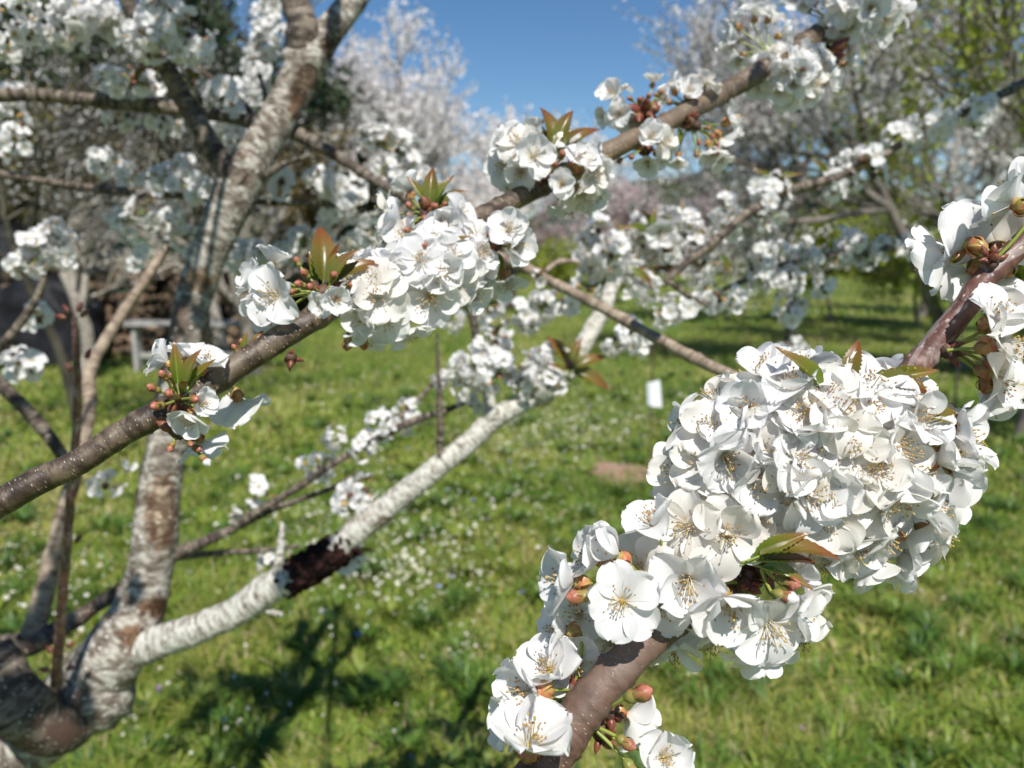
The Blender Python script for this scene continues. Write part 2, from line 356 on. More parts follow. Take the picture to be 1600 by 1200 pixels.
def leaf_mb(seed, L=0.03, W=0.013, fold=0.7, curl=0.6, n=25, tint=(1, 1, 1)):
    g = np.random.default_rng(seed); mb = MB(); nu = 7
    u = np.linspace(-1, 1, nu)[:, None]; v = np.linspace(0, 1, n)[None]
    h = W / 2 * (np.sin(math.pi * v ** 0.8) ** 0.85 + 0.03 * (1 - v)) * (1 - 0.25 * v) + 0.0002
    ser = 1 + 0.20 * (np.arange(n) % 2)[None] * (np.abs(u) > 0.9)
    x = u * h * ser * math.cos(fold * 0.8); up = np.abs(u) * h * math.sin(fold)
    a = -curl * v ** 1.4; y = L * v * np.cos(a * 0.6); z = L * v * np.sin(a) * 0.6 + up + 0.0008 * np.sin(6 * v + g.uniform(0, 6)) * np.abs(u)
    tx = np.stack([np.tile(u, (1, n)), np.tile(v, (nu, 1)), np.full((nu, n), g.uniform(0, 9))], 2).reshape(-1, 3)
    mb.add(np.stack([x + 0 * v, y + 0 * u, z], 2).reshape(-1, 3), grid_faces(nu, n), 0, tint, tx)
    tube(mb, [(0, -0.006, -0.0008), (0, 0, -0.0002), (0, L * 0.5, -0.0002 + L * 0.5 * math.sin(-curl * 0.38) * 0.6)], [0.0006, 0.0005, 0.0003], 5, 1)
    return mb
# shared data: (elevation, curl) variants
VAR = [(0.28, 0.0, 0.8), (0.48, 0.25, 0.95), (0.62, 0.1, 0.85), (0.78, 0.3, 1.0), (0.42, 0.45, 1.15), (0.18, -0.1, 0.8), (0.90, 0.15, 0.9), (0.58, 0.5, 1.15), (0.95, 0.55, 1.2), (0.3, 0.15, 0.9), (1.0, -0.75, 0.8)]
PET = [petals_mb(100 + i, e, c, 1.0, 11, 12, r, old=(0.6 if i in (4, 7) else 0.0)).mesh("petals_of_flower", [PETAL]) for i, (e, c, r) in enumerate(VAR)]
STA = [stamens_mb(200 + i, 28, s).mesh("stamens_bundle", [FILAM, ANTHER, CUP]) for i, s in enumerate((0.28, 0.42, 0.62, 0.36))]
CAL = [calyx_mb(300 + i).mesh("calyx_cup", [CALYX]) for i in range(3)]
BUD = [bud_mb(400 + i, o).mesh("bud_closed", [BUDM, PETAL]) for i, o in enumerate((0, 0.1, 0.6, 1.0))]
LEA = [leaf_mb(500 + i, L, W, fo, cu, tint=tt).mesh("young_leaf", [LEAF, STALK]) for i, (L, W, fo, cu, tt) in enumerate(
    [(0.030, 0.013, 0.75, 0.5, (1, 1, 1)), (0.024, 0.009, 1.0, 0.2, (1.1, 1.3, 1)), (0.034, 0.014, 0.6, 0.8, (1, 0.8, 0.8)), (0.020, 0.008, 1.1, 0.1, (1.3, 0.9, 0.9))])]

def orient(loc, zdir, spin, scale=1.0):
    q = zdir.to_track_quat('Z', 'Y'); return Matrix.Translation(loc) @ (q @ Quaternion((0, 0, 1), spin)).to_matrix().to_4x4() @ Matrix.Scale(scale, 4)
def bez(a, b, c, n=7):
    t = np.linspace(0, 1, n)[:, None]; a, b, c = map(np.array, (a, b, c)); return a * (1 - t) ** 2 + 2 * b * t * (1 - t) + c * t ** 2
class Branch:
    def __init__(s, name, base, label, cat, group=None):
        s.root = empty(name, base, label, cat, group); s.o = Vector(base); s.nf = 0
    def M(s, m): return Matrix.Translation(-s.o) @ m
    def put(s, name, mb, mats, label=None):
        o = link(name, mb.mesh(name, mats, origin=s.o), s.root)
        if label: o["label"] = label
        return o
    def stalk(s, parent, Mw, a, base, out, mat=STALK, r=0.00065):
        mb = MB(); mid = (Vector(a) + Vector(base)) / 2 + out * 0.25 * (Vector(base) - Vector(a)).length
        q = bez(a, mid, base); tube(mb, q, np.linspace(r * 1.25, r, len(q)), 6, 0)
        o = link("flower_stalk", mb.mesh("flower_stalk", [mat], inv=Mw.inverted()), parent); return o
    def flower(s, pos, dirv, spur, var=None, scale=1.0, spin=None):
        i = s.nf; s.nf += 1
        var = i % len(PET) if var is None else var
        Mw = orient(pos, dirv, rnd.uniform(0, 6.28) if spin is None else spin, scale)
        o = link("flower", PET[var], s.root, s.M(Mw))
        link("stamens", STA[(3 if VAR[var][0] > 0.6 else i % 3)], o)
        link("calyx", CAL[i % 3], o)
        base = Mw @ Vector((0, 0, -0.007)); s.stalk(o, Mw, spur, base, (-dirv * 0.6 + Vector((0, 0, 0.3))))
        return o
    def bud(s, pos, dirv, spur=None, kind=0, scale=1.0):
        Mw = orient(pos, dirv, rnd.uniform(0, 6.28), scale * .88); o = link("flower_bud", BUD[kind], s.root, s.M(Mw))
        if spur is not None: s.stalk(o, Mw, spur, pos, dirv * -0.3)
        return o
    def leaf(s, pos, along, up, kind=0, scale=1.0):
        y = along.normalized(); x = y.cross(up).normalized(); z = x.cross(y)
        R3 = Matrix((x, y, z)).transposed().to_4x4(); Mw = Matrix.Translation(pos) @ R3 @ Matrix.Scale(scale, 4)
        return link("leaf", LEA[kind], s.root, s.M(Mw))
    def spur(s, pos, n=7, r=0.004, seed=0, grow=None):
        mb = MB(); g = random.Random(seed); knob(mb, pos, r, 0, seed=seed, n=8)
        for k in range(3): knob(mb, pos + Vector([g.uniform(-1, 1) * r * 0.9 for _ in range(3)]), r * 0.6, 0, seed=seed + k, n=6)
        for k in range(n):
            d = Vector((g.gauss(0, 1), g.gauss(0, 1), g.gauss(0, 1)))
            if grow is not None: d += grow * 1.2
            d.normalize(); a = orient(pos + d * r * 0.7, d, g.uniform(0, 6.28))
            sm = MB(); L = r * g.uniform(0.9, 1.9); w_ = r * g.uniform(0.35, 0.6)
            t = np.linspace(0, 1, 5); tube(sm, np.stack([0.25 * L * t ** 2, 0 * t, L * t], 1), w_ * np.array([0.7, 1, 0.95, 0.6, 0.08]), 6, 1, caps=False)
            mb.merge(sm, a)
        o = s.put("spur", mb, [SPURM, SCALE]); return o

# ================================================================== STRUCTURE: ground
def ground_mat():
    m, t, b = mat("meadow_soil"); co = N(t, "ShaderNodeTexCoord").outputs['Object']
    n1 = noise(t, co, 0.45, 5, 0.6); n2 = noise(t, co, 9.0, 5, 0.7)
    c1 = ramp(t, n1, [(0.3, (0.07, 0.13, 0.02)), (0.5, (0.11, 0.16, 0.028)), (0.66, (0.2, 0.2, 0.06))])
    c = mix(t, ramp(t, n2, [(0.4, 0.0), (0.7, 0.5)]), c1, (0.12, 0.10, 0.045))
    t.links.new(c, b.inputs['Base Color']); b.inputs['Roughness'].default_value = 1.0; b.inputs['Specular IOR Level'].default_value = 0.1
    bump(t, b, n2, 0.6, 0.03); return m
mb = MB(); out_ = np.array([30, 45, 80, 160, 320, 600.]); xs = np.concatenate([-out_[::-1], np.arange(-20, 20.01, .4), out_]); ys = np.concatenate([-out_[::-1], np.arange(-20, -2.5, 4), np.arange(-2, 22.01, .4), out_])
X, Y = np.meshgrid(xs, ys, indexing='ij')
def gz(x, y): return (0.025 * np.sin(x * 1.1 + y * 0.7) + 0.02 * np.sin(y * 1.9 - x * 0.8)) * np.clip((21 - y) / 4, 0, 1) * np.clip((20 - np.abs(x)) / 4, 0, 1)
mb.add(np.stack([X, Y, gz(X, Y) - 0.025], 2).reshape(-1, 3), grid_faces(len(xs), len(ys)))
g_o = link("ground", mb.mesh("ground", [ground_mat()])); tag(g_o, "flower-dotted green orchard meadow floor", kind="structure")
# far wooded hill
def ridge(name, x0, x1, y, prof, colr, seed):
    g = np.random.default_rng(seed); nx, ny = 160, 14; xx = np.linspace(x0, x1, nx)[:, None]; tt = np.linspace(0, 1, ny)[None]
    hgt = prof(xx) * (1 + 0.04 * g.normal(size=(nx, 1)))
    z = hgt * np.sin(tt * math.pi) ** 0.8 + g.normal(0, 0.35, (nx, ny)) * (tt > 0) * (tt < 1)
    mb = MB(); mb.add(np.stack([xx + 0 * tt, y + 60 * tt + 0 * xx, z - 0.5], 2).reshape(-1, 3), grid_faces(nx, ny))
    o = link(name, mb.mesh(name, [simple(name + "_cover", colr, 0.25, rough=1, spec=0, coord="obj", detail=6, bmp=0.8, bd=1.0)])); return tag(o, kind="structure")
o = ridge("hills", -260, 300, 170, lambda x: 6 + 11 * np.exp(-((x - 55) / 45) ** 2) + 6 * np.sin(x * 0.02), [(0.35, (0.028, 0.04, 0.022)), (0.6, (0.06, 0.062, 0.035))], 3)
tag(o, "dark wooded hill beyond the orchard")

# ================================================================== NEAR BRANCH (in focus)
near = Branch("cherry_branch", P(850, 1235, 0.28), "sharp red-brown cherry branch with the big ball of open white blossom", "branch")
mb = MB()
A = limb(mb, [(700, 1560, 0.26, 92), (800, 1290, 0.275, 82), (850, 1200, 0.28, 74), (905, 1118, 0.285, 66), (960, 1052, 0.29, 60), (1030, 985, 0.296, 56), (1120, 920, 0.305, 54), (1210, 868, 0.315, 50),
               (1285, 815, 0.322, 48), (1350, 730, 0.325, 46), (1400, 630, 0.325, 44)], 0.0012, 28, 0, rough=0.018, freq=260, seed=1, rings=26)
near.put("branch_wood", mb, [BARK_NEAR])
mb = MB()
limb(mb, [(1380, 680, 0.325, 44), (1412, 600, 0.323, 42), (1455, 545, 0.322, 40), (1500, 490, 0.321, 38), (1545, 430, 0.32, 36), (1600, 378, 0.32, 36), (1680, 300, 0.32, 34), (1950, 60, 0.33, 36)], 0.0012, 24, 0, rough=0.03, freq=260, seed=2, rings=22)
near.put("branch_tip", mb, [BARK_TWIG], "pinkish silver-peeling branch tip")
# spurs: (x, y, depth)
SP = [(940, 1145, .292), (952, 1112, .291), (893, 1082, .297), (1035, 955, .306), (1000, 985, .306), (1160, 912, .300), (1195, 890, .300), (1290, 850, .318), (1170, 750, .318), (1290, 745, .312), (1385, 690, .315), (1352, 640, .315), (1230, 700, .315)]
SPW = [P(*q) for q in SP]
for i, q in enumerate(SP[:8]):
    near.spur(P(q[0], q[1], q[2]), 7, 0.0036 if i not in (3, 4) else .003, seed=i, grow=D(0.8, -0.6, 0.1) if i in (0, 1, 5, 6) else D(-.8, .5, -.3))
for i, q in enumerate(SP[8:]): near.spur(P(*q), 5, 0.005, seed=20 + i)
def near_spur(p): return min(SPW, key=lambda q: (q - p).length + 0.02 * (q - p).dot(FWD))
# (x, y, depth, facing(right, up, towards), variant, scale)
FL = [
 (896, 908, .285, (-1, .18, .30), 6, 1.0), (936, 876, .29, (-.85, .35, .15), 6, .95), (972, 940, .278, (-.12, .12, 1), 1, .92),
 (1002, 890, .295, (-.45, .3, .8), 4, 1.0), (1074, 905, .284, (-.15, -.2, .95), 3, 1.05), (1038, 938, .29, (-.3, -.4, .7), 3, .9),
 (1130, 938, .282, (.05, -.35, .9), 2, 1.08), (1200, 975, .283, (.25, -.25, .9), 9, 1.0), (1238, 940, .292, (.7, -.15, .6), 2, 1.0),
 (1228, 892, .298, (.65, .45, .35), 3, 1.0), (1135, 836, .286, (-.1, .12, 1), 7, 1.02), (1022, 822, .285, (-.45, .75, .35), 3, .85),
 (1078, 822, .29, (-.5, .1, .75), 4, .95), (885, 985, .295, (-.6, .1, .1), 6, .85), (893, 1030, .30, (-.1, -.1, .9), 0, 1.0),
 (838, 1080, .283, (-.9, .1, .35), 2, 1.05), (858, 1048, .292, (-.2, .6, .6), 2, .95), (828, 1165, .272, (.12, .85, .35), 6, 1.15),
 (812, 1120, .285, (-.9, -.1, .4), 2, .9), (975, 1118, .30, (.75, -.35, -.1), 3, .9), (1036, 1185, .285, (.1, .45, .8), 2, .82),
 (1048, 1000, .31, (.1, -.9, .25), 3, 1.0), (1000, 985, .305, (.0, -.8, .4), 3, .95), (1180, 1005, .30, (.1, -.85, .3), 3, 1.0), (1110, 985, .302, (-.1, -.85, .4), 1, 1.0),
 (955, 1000, .315, (-.2, -.4, .6), 5, 1.0), (905, 960, .31, (-.4, .2, .5), 5, .95), (1240, 985, .305, (.5, -.75, .2), 1, .9),
 (1165, 820, .292, (.2, .2, .9), 4, .95)]
FL += [(965, 868, .283, (-.75, .6, .2), 10, .95)]
for x, y, d, f, v, sc in FL:
    p = P(x, y, d); near.flower(p, D(*f), near_spur(p), v, sc * .97)
# big ball around (1285, 715): points on an ellipsoid, each facing outwards
C0 = (1278, 718, 0.320)
BALL = [(1200, 588), (1212, 640), (1248, 668), (1297, 618), (1328, 690), (1360, 612), (1108, 672), (1152, 672), (1062, 744), (1095, 722), (1133, 712), (1208, 700), (1183, 748), (1272, 718), (1287, 762),
        (1231, 765), (1367, 737), (1130, 779), (1196, 794), (1328, 846), (1375, 785), (1420, 747), (1430, 662), (1478, 672), (1440, 793), (1415, 838), (1385, 685), (1350, 645), (1462, 722), (1262, 640),
        (1170, 640), (1320, 775), (1405, 610), (1290, 805), (1375, 835), (1060, 790), (1242, 720), (1400, 700), (1340, 735), (1295, 868), (1365, 872), (1405, 862), (1250, 850), (1455, 830), (1495, 700), (1235, 610), (1170, 690), (1310, 655), (1260, 770), (1400, 770)]
for i, (x, y) in enumerate(BALL):
    rx, ry = (x - C0[0]) / 250, -(y - C0[1]) / 172; rr = rx * rx + ry * ry
    nz = math.sqrt(max(0.03, 1 - rr)); s_ = min(1.0, 1 / math.sqrt(max(rr, 1e-6)) * 1.0)
    p = P(x, y, C0[2] - 0.036 * nz + rnd.uniform(-.003, .003))
    j = [rnd.gauss(0, .28) for _ in range(3)]
    d = D(rx * 0.95 + j[0], ry * 0.9 + j[1] + 0.06, nz * 0.85 + 0.12)
    v = rnd.choice([1, 1, 2, 3, 3, 4, 4, 7, 7, 8, 6, 2])
    near.flower(p, d, near_spur(p), v, rnd.uniform(.80, .99))
for i in range(17):
    an = i / 17 * 6.283 + 0.2; x = C0[0] + 205 * math.cos(an); y = C0[1] - 130 * math.sin(an)
    p = P(x, y, C0[2] + 0.012 + rnd.uniform(-.004, .012)); near.flower(p, D(math.cos(an), math.sin(an) * .9, -0.15 + rnd.uniform(-.3, .4)), near_spur(p), rnd.choice([1, 3, 4, 7]), 1.0)
# two groups on the branch tip
s1, s2 = P(1547, 412, .317), P(1480, 548, .315)
near.spur(P(1550, 407, .316), 7, 0.0030, 41, D(-.3, .5, .5)); near.spur(P(1478, 548, .318), 8, 0.0034, 42, D(.6, -.3, .4))
for x, y, d, f, v, sc in [(1512, 380, .325, (-.5, .35, -.55), 1, 1.15), (1478, 402, .332, (-.6, -.25, -.5), 5, 1.15), (1556, 385, .332, (.2, .45, -.6), 4, 1.1), (1520, 425, .34, (-.1, -.6, -.55), 1, 1.1),
                          (1585, 318, .315, (-.45, .35, -.4), 1, 1.1), (1575, 430, .345, (.3, -.7, -.4), 2, 1.0), (1610, 350, .33, (.4, .3, -.3), 1, 1.0)]:
    p = P(x, y, d); near.flower(p, D(*f), s1, v, sc)
for x, y, d, f, v, sc in [(1548, 500, .31, (.15, .55, .6), 3, 1.0), (1556, 540, .305, (.6, .1, .6), 4, 1.1), (1552, 585, .31, (.55, -.3, .5), 7, 1.05), (1545, 612, .318, (.2, -.85, .1), 3, 1.0),
                          (1600, 555, .32, (.9, .1, .4), 4, 1.0), (1580, 600, .325, (.6, -.6, .0), 1, 1.0), (1590, 500, .325, (.7, .5, .2), 7, 1.0)]:
    p = P(x, y, d); near.flower(p, D(*f), s2, v, sc)
# buds
for x, y, d, f, k, sc, sx, sy in [(925, 930, .279, (-1, .0, .3), 0, 1.1, 985, 925), (975, 1092, .279, (.8, .4, .3), 0, 1.25, 945, 1110),
        (962, 1150, .282, (.7, -.3, .4), 0, .9, 930, 1135), (975, 1185, .283, (.6, -.8, .3), 1, 1.0, 930, 1140),
        (1212, 905, .28, (.7, -.1, .6), 0, 1.0, 1195, 890), (1205, 925, .278, (.9, -.2, .5), 2, .9, 1190, 890)]:
    near.bud(P(x, y, d), D(*f), P(sx, sy, .287), k, sc)
for x, y, d, al, u_, k, sc in [(1188, 868, .276, (.95, .35, .25), (-.2, .9, .4), 2, .85), (1185, 876, .277, (.9, .05, .3), (0, .9, .5), 3, .95), (1178, 872, .278, (.85, .5, .2), (0, .6, .8), 1, .9), (1190, 886, .28, (.8, -.25, .3), (0, .8, .6), 1, .8),
        (1282, 612, .287, (-.65, .75, .1), (.5, .3, .8), 1, 1.0), (1322, 600, .293, (.15, .9, .2), (-.4, .2, .9), 2, .55), (1335, 605, .295, (.1, .95, -.1), (.6, .2, .7), 3, .6),
        (1352, 598, .298, (.95, -.22, .25), (0, .5, .85), 2, 1.12), (1375, 598, .302, (.92, .25, .15), (0, .4, .9), 1, .95), (1372, 602, .297, (.8, -.15, .4), (0, .7, .6), 3, .9),
        (1444, 652, .292, (.96, .05, .1), (0, .6, .8), 2, .62), (1448, 662, .293, (.9, -.1, .2), (0, .5, .8), 0, .5), (1150, 690, .30, (-.2, .8, .5), (0, .2, .9), 3, .5)]:
    near.leaf(P(x, y, d), D(*al), D(*u_), k, sc)

# ================================================================== MIDDLE BRANCH (long diagonal)
midb = Branch("cherry_branch", P(1400, -10, 0.76), "long diagonal cherry branch with flowers spaced along it, crossing in front of the grey trunk", "branch")
MIDP = [(-330, 930, .33, 56), (-60, 818, .352, 54), (0, 785, .36, 52), (60, 752, .365, 50), (130, 718, .37, 47), (190, 678, .375, 47), (250, 645, .38, 50), (300, 618, .385, 44), (345, 590, .39, 46), (420, 540, .40, 46), (500, 492, .41, 44),
        (560, 455, .425, 40), (620, 415, .44, 38), (700, 365, .465, 38), (770, 330, .49, 37), (850, 288, .52, 38), (905, 262, .54, 38), (960, 232, .56, 36), (1060, 182, .60, 35), (1140, 140, .64, 35), (1220, 92, .68, 40), (1290, 50, .72, 44), (1400, -10, .76, 48), (1500, -60, .80, 50), (1900, -300, .98, 58)]
MIDP = [(a, b, c, d * .86) for a, b, c, d in MIDP]
mb = MB(); limb(mb, MIDP, 0.0016, 24, 0, rough=0.024, freq=200, seed=4, rings=75); midb.put("branch_wood", mb, [BARK_MID])
def grp(b, sx, sy, d, fl, buds=(), leaves=(), seed=0, r=.0048, nsp=8):
    sp = P(sx, sy, d); b.spur(sp, nsp, r, seed)
    for x, y, dd, f, v, sc in fl: b.flower(P(x, y, d + dd), D(*f), sp, v, sc)
    for x, y, dd, f, k, sc in buds: b.bud(P(x, y, d + dd), D(*f), sp, k, sc)
    for x, y, dd, al, u_, k, sc in leaves: b.leaf(P(x, y, d + dd), D(*al), D(*u_), k, sc)
grp(midb, 278, 625, .372, [(262, 568, .005, (-.8, .4, .2), 6, .78), (318, 572, .01, (.4, .7, .3), 6, .8), (312, 632, -.006, (.8, .2, .4), 2, .55), (300, 648, -.004, (-.1, -.7, .6), 2, .72), (372, 625, .045, (.1, -.8, -.3), 1, 1.05), (312, 690, .03, (.1, -.8, -.3), 1, .9), (290, 560, .012, (.0, .9, .2), 3, .7)],
    [(252, 612, -.008, (-.6, .4, .6), 0, .8), (258, 632, -.012, (-.4, -.1, .9), 0, .9), (275, 618, -.016, (-.2, .2, 1), 0, .85), (262, 595, -.01, (-.2, .6, .6), 0, .75), (298, 622, -.012, (.7, -.1, .7), 0, .8), (272, 600, -.006, (0, .8, .5), 0, .7)],
    [(278, 600, -.008, (-.05, 1, .1), (.4, 0, .9), 1, .85), (290, 600, -.01, (.3, .9, .2), (-.3, 0, .9), 0, .6), (296, 606, -.006, (.6, .7, .2), (-.3, .3, .8), 1, .8), (284, 610, -.006, (.5, .3, .8), (0, .9, .3), 3, .7)], 1)
grp(midb, 280, 672, .375, [], [(288, 680, -.004, (.9, .3, .4), 0, .6), (272, 690, -.004, (-.1, -.7, .7), 1, .7), (300, 698, .0, (.8, -.2, .4), 0, .75), (312, 710, 0, (.7, -.6, .3), 3, .7), (295, 688, -.006, (.5, -.4, .7), 0, .6)], [], 2, nsp=5)
grp(midb, 455, 558, .40, [], [], [], 3, r=.003, nsp=5)
grp(midb, 388, 555, .398, [], [(372, 552, 0, (-.4, .8, .3), 0, .6), (380, 545, .004, (-.1, .9, .3), 1, .6)], [(382, 552, 0, (.1, 1, .1), (0, 0, 1), 1, .5), (392, 550, 0, (.4, .9, .1), (0, 0, 1), 2, .4)], 4, r=.003, nsp=4)
grp(midb, 505, 458, .405, [(432, 462, -.008, (-.35, .05, .9), 1, 1.05), (408, 440, .008, (-.8, .4, .3), 2, .9), (440, 505, .012, (-.2, -.8, .3), 3, .95), (425, 412, .02, (.2, .9, -.1), 6, .8), (418, 480, .0, (-.5, -.5, .6), 0, .85),
                           (506, 470, -.012, (-.1, -.5, .8), 6, .55), (525, 466, -.014, (.3, -.3, .9), 6, .6)],
    [(480, 448, -.004, (-.7, .2, .6), 0, .8), (485, 436, 0, (-.5, .6, .5), 0, .8), (470, 455, 0, (-.9, -.1, .5), 1, .7), (520, 440, -.004, (.3, .6, .7), 0, .8), (538, 448, 0, (.9, .2, .4), 0, .7), (470, 418, .004, (-.5, .9, 0), 1, .7), (492, 452, -.008, (-.3, .2, .9), 0, .75), (462, 500, .006, (-.3, -.9, .2), 1, .6)],
    [(505, 440, 0, (.02, 1, .0), (.4, 0, .9), 2, 1.05), (515, 438, .003, (.25, .95, .1), (-.3, 0, .9), 3, 1.0), (522, 442, 0, (.75, .6, .1), (-.3, .4, .8), 2, .85), (495, 440, .002, (-.2, .95, .1), (.3, 0, .9), 1, .7), (515, 445, -.004, (.5, .8, .2), (-.3, .3, .8), 0, .8)], 5)
grp(midb, 588, 445, .425, [(552, 440, -.006, (-.5, .3, .7), 3, .95), (590, 462, -.018, (.1, .1, .9), 7, 1.05), (572, 492, -.012, (-.3, -.4, .8), 2, .9), (600, 496, -.01, (.3, -.45, .8), 1, .95), (562, 418, 0, (-.3, .8, .3), 6, .9), (575, 518, 0, (-.2, -.9, .2), 3, .9), (635, 515, .01, (.4, -.8, .2), 5, .9), (605, 415, .004, (.2, .8, .3), 3, .8), (588, 440, -.016, (-.1, .5, .8), 4, .9)],
    [(545, 520, .004, (-.1, -1, .1), 1, 1.1), (567, 522, .006, (.1, -1, .1), 1, 1.0)], [], 6)
grp(midb, 690, 400, .455, [(632, 418, -.01, (-.4, .1, .8), 5, 1.0), (658, 408, -.024, (0, .2, 1), 9, 1.0), (690, 424, -.022, (.15, -.1, 1), 0, .95), (672, 462, -.018, (-.05, -.4, .9), 0, 1.15), (708, 440, -.016, (.4, -.2, .8), 7, .95), (640, 375, 0, (-.6, .4, .5), 3, 1.0), (625, 350, .006, (-.7, .5, .3), 2, 1.0),
                           (722, 425, -.006, (.6, -.1, .6), 3, .9), (655, 440, -.01, (-.4, -.3, .8), 4, .95), (705, 400, -.018, (.2, .2, .9), 1, .9), (620, 455, .014, (-.5, -.6, .3), 7, .95), (600, 400, .012, (-.9, .1, .2), 4, .9), (735, 455, .006, (.6, -.6, .3), 2, .9), (680, 380, -.012, (0, .4, .8), 8, .9), (745, 400, 0, (.7, .3, .5), 1, .85)],
    [(645, 365, -.01, (-.6, .3, .6), 1, .7), (662, 388, -.02, (.2, .2, .9), 0, .7)], [(700, 385, -.014, (.8, .4, .3), (0, .5, .8), 1, .6)], 7)
grp(midb, 668, 336, .47, [(690, 350, -.018, (.3, -.1, .9), 2, .85), (712, 340, -.006, (.8, .3, .5), 3, .9), (640, 300, .02, (-.3, .8, -.1), 3, .85), (610, 330, .02, (-.8, .2, .1), 7, .9)],
    [(650, 342, -.008, (-.6, .2, .7), 0, .85), (655, 358, -.01, (-.4, -.4, .8), 0, .85), (665, 345, -.014, (0, 0, 1), 0, .9), (678, 332, -.008, (.2, .5, .8), 0, .85), (688, 328, -.006, (.6, .5, .5), 0, .8), (648, 330, -.004, (-.6, .6, .4), 0, .8), (672, 360, -.012, (.1, -.6, .8), 0, .85), (640, 350, 0, (-.9, 0, .3), 0, .8)],
    [(665, 325, 0, (-.45, .9, .1), (.5, .2, .8), 1, .95), (672, 322, 0, (.05, 1, .1), (0, .2, 1), 0, .85), (680, 322, 0, (.45, .85, .1), (-.5, .2, .8), 1, .95), (685, 325, .002, (.6, .5, .2), (-.4, .5, .8), 0, .7)], 8, r=.006, nsp=12)
grp(midb, 768, 385, .47, [(795, 360, -.014, (.1, .3, .9), 0, .85), (805, 385, -.008, (.5, -.1, .8), 2, .9), (745, 375, -.008, (-.4, .3, .8), 5, .8), (748, 420, -.004, (-.2, -.6, .7), 1, .85), (792, 435, .006, (.3, -.8, .4), 3, .9), (765, 440, .01, (-.1, -.9, .2), 3, .85), (755, 395, -.01, (-.2, -.2, .9), 6, .6)],
    [(765, 372, -.01, (0, .3, .9), 0, .7), (752, 388, -.008, (-.5, -.2, .8), 0, .7), (778, 372, -.008, (.5, .5, .6), 1, .7)], [(775, 395, .004, (.2, -.9, .3), (.3, .3, .8), 1, .8), (760, 405, .006, (-.1, -.9, .2), (.3, 0, .9), 0, .7)], 9)
grp(midb, 858, 272, .51, [(812, 228, -.01, (-.3, .4, .8), 4, 1.0), (832, 245, -.018, (.15, 0, 1), 0, .95), (795, 222, 0, (-.8, .3, .4), 3, .95), (790, 258, .004, (-.6, -.2, .6), 1, .95), (815, 268, -.006, (-.2, -.5, .8), 3, .9), (800, 285, .012, (-.4, -.8, .2), 7, .9), (825, 212, .008, (.1, .9, .1), 7, .95),
                          (878, 288, -.02, (-.1, -.15, 1), 2, .72), (905, 258, -.01, (.3, .5, .7), 3, .95), (920, 275, -.006, (.7, .0, .6), 4, 1.0), (905, 300, 0, (.4, -.6, .5), 7, 1.0), (890, 318, .02, (.1, -.9, -.1), 1, 1.05), (935, 255, .006, (.8, .5, .1), 1, .9), (925, 300, .012, (.7, -.5, .2), 3, .9), (895, 240, .0, (.2, .8, .4), 8, .85)],
    [(875, 250, -.01, (.2, .4, .8), 0, .95), (868, 262, -.012, (-.1, .2, .9), 0, .8), (885, 262, -.012, (.5, .3, .8), 0, .8)],
    [(862, 235, .002, (.02, 1, 0), (.5, 0, .8), 2, 1.1), (870, 232, .004, (.3, .95, .1), (-.3, 0, .9), 0, 1.0), (878, 238, .002, (.65, .7, .1), (-.4, .3, .8), 2, 1.0), (858, 240, .004, (-.2, .95, .1), (.3, 0, .9), 1, .8), (872, 240, 0, (.5, .6, .5), (-.3, .5, .7), 0, .8)], 10, nsp=10)
grp(midb, 1005, 175, .58, [(958, 152, -.004, (-.5, .5, .7), 2, .85), (968, 178, -.008, (-.3, -.3, .9), 3, .75), (985, 190, .0, (.1, -.8, .5), 1, .75), (950, 180, .006, (-.8, -.4, .3), 6, .7), (1020, 130, .004, (.1, .95, .1), 6, .62), (962, 145, .008, (-.2, .8, .2), 7, .8)],
    [(1000, 162, -.006, (-.2, .5, .8), 0, .7), (990, 158, -.004, (-.8, .3, .5), 0, .7), (1010, 158, -.004, (.3, .6, .7), 0, .75), (1025, 152, 0, (.6, .6, .3), 0, .8), (985, 168, 0, (-.9, 0, .4), 1, .7)], [], 11, r=.008, nsp=10)
grp(midb, 1075, 165, .61, [(1052, 140, .004, (-.5, .7, .3), 3, .85), (1075, 148, -.004, (0, .5, .8), 2, .85), (1100, 132, .004, (.3, .8, .3), 7, .9), (1042, 158, 0, (-.8, .2, .5), 6, .7)], [(1032, 152, 0, (-.9, .4, .2), 0, .7)], [], 12)
grp(midb, 1005, 232, .575, [(1015, 215, -.02, (.1, .2, .9), 2, .8), (1035, 222, -.012, (.5, -.1, .8), 7, .85), (1012, 252, -.004, (-.2, -.7, .5), 6, .75), (1028, 243, 0, (.5, -.6, .3), 6, .75)],
    [(978, 235, -.006, (-.4, -.2, .8), 0, .85), (972, 248, -.004, (-.5, -.5, .6), 0, .85), (985, 245, -.01, (0, -.3, .9), 0, .8), (978, 222, -.006, (-.5, .3, .8), 0, .7)], [], 13)
grp(midb, 1078, 192, .60, [(1108, 230, .01, (.2, -.95, .1), 6, .95), (1122, 242, .012, (.4, -.9, .2), 6, .85), (1060, 245, .01, (-.1, -.95, .2), 6, .7), (1140, 190, .04, (.6, .2, .2), 5, 1.1), (1125, 215, .04, (.5, -.6, -.2), 1, 1.1)],
    [(1090, 215, 0, (.2, -.9, .3), 0, .8), (1105, 208, 0, (.6, -.6, .4), 1, .8), (1088, 232, 0, (0, -1, .2), 0, .85), (1115, 218, .002, (.5, -.8, .2), 0, .8), (1098, 200, 0, (.8, -.2, .5), 1, .7)],
    [(1060, 200, 0, (-.1, -1, .1), (.4, 0, .9), 1, .8), (1052, 205, 0, (-.4, -.9, .1), (.4, 0, .9), 0, .7)], 14, r=.006)
fl = []
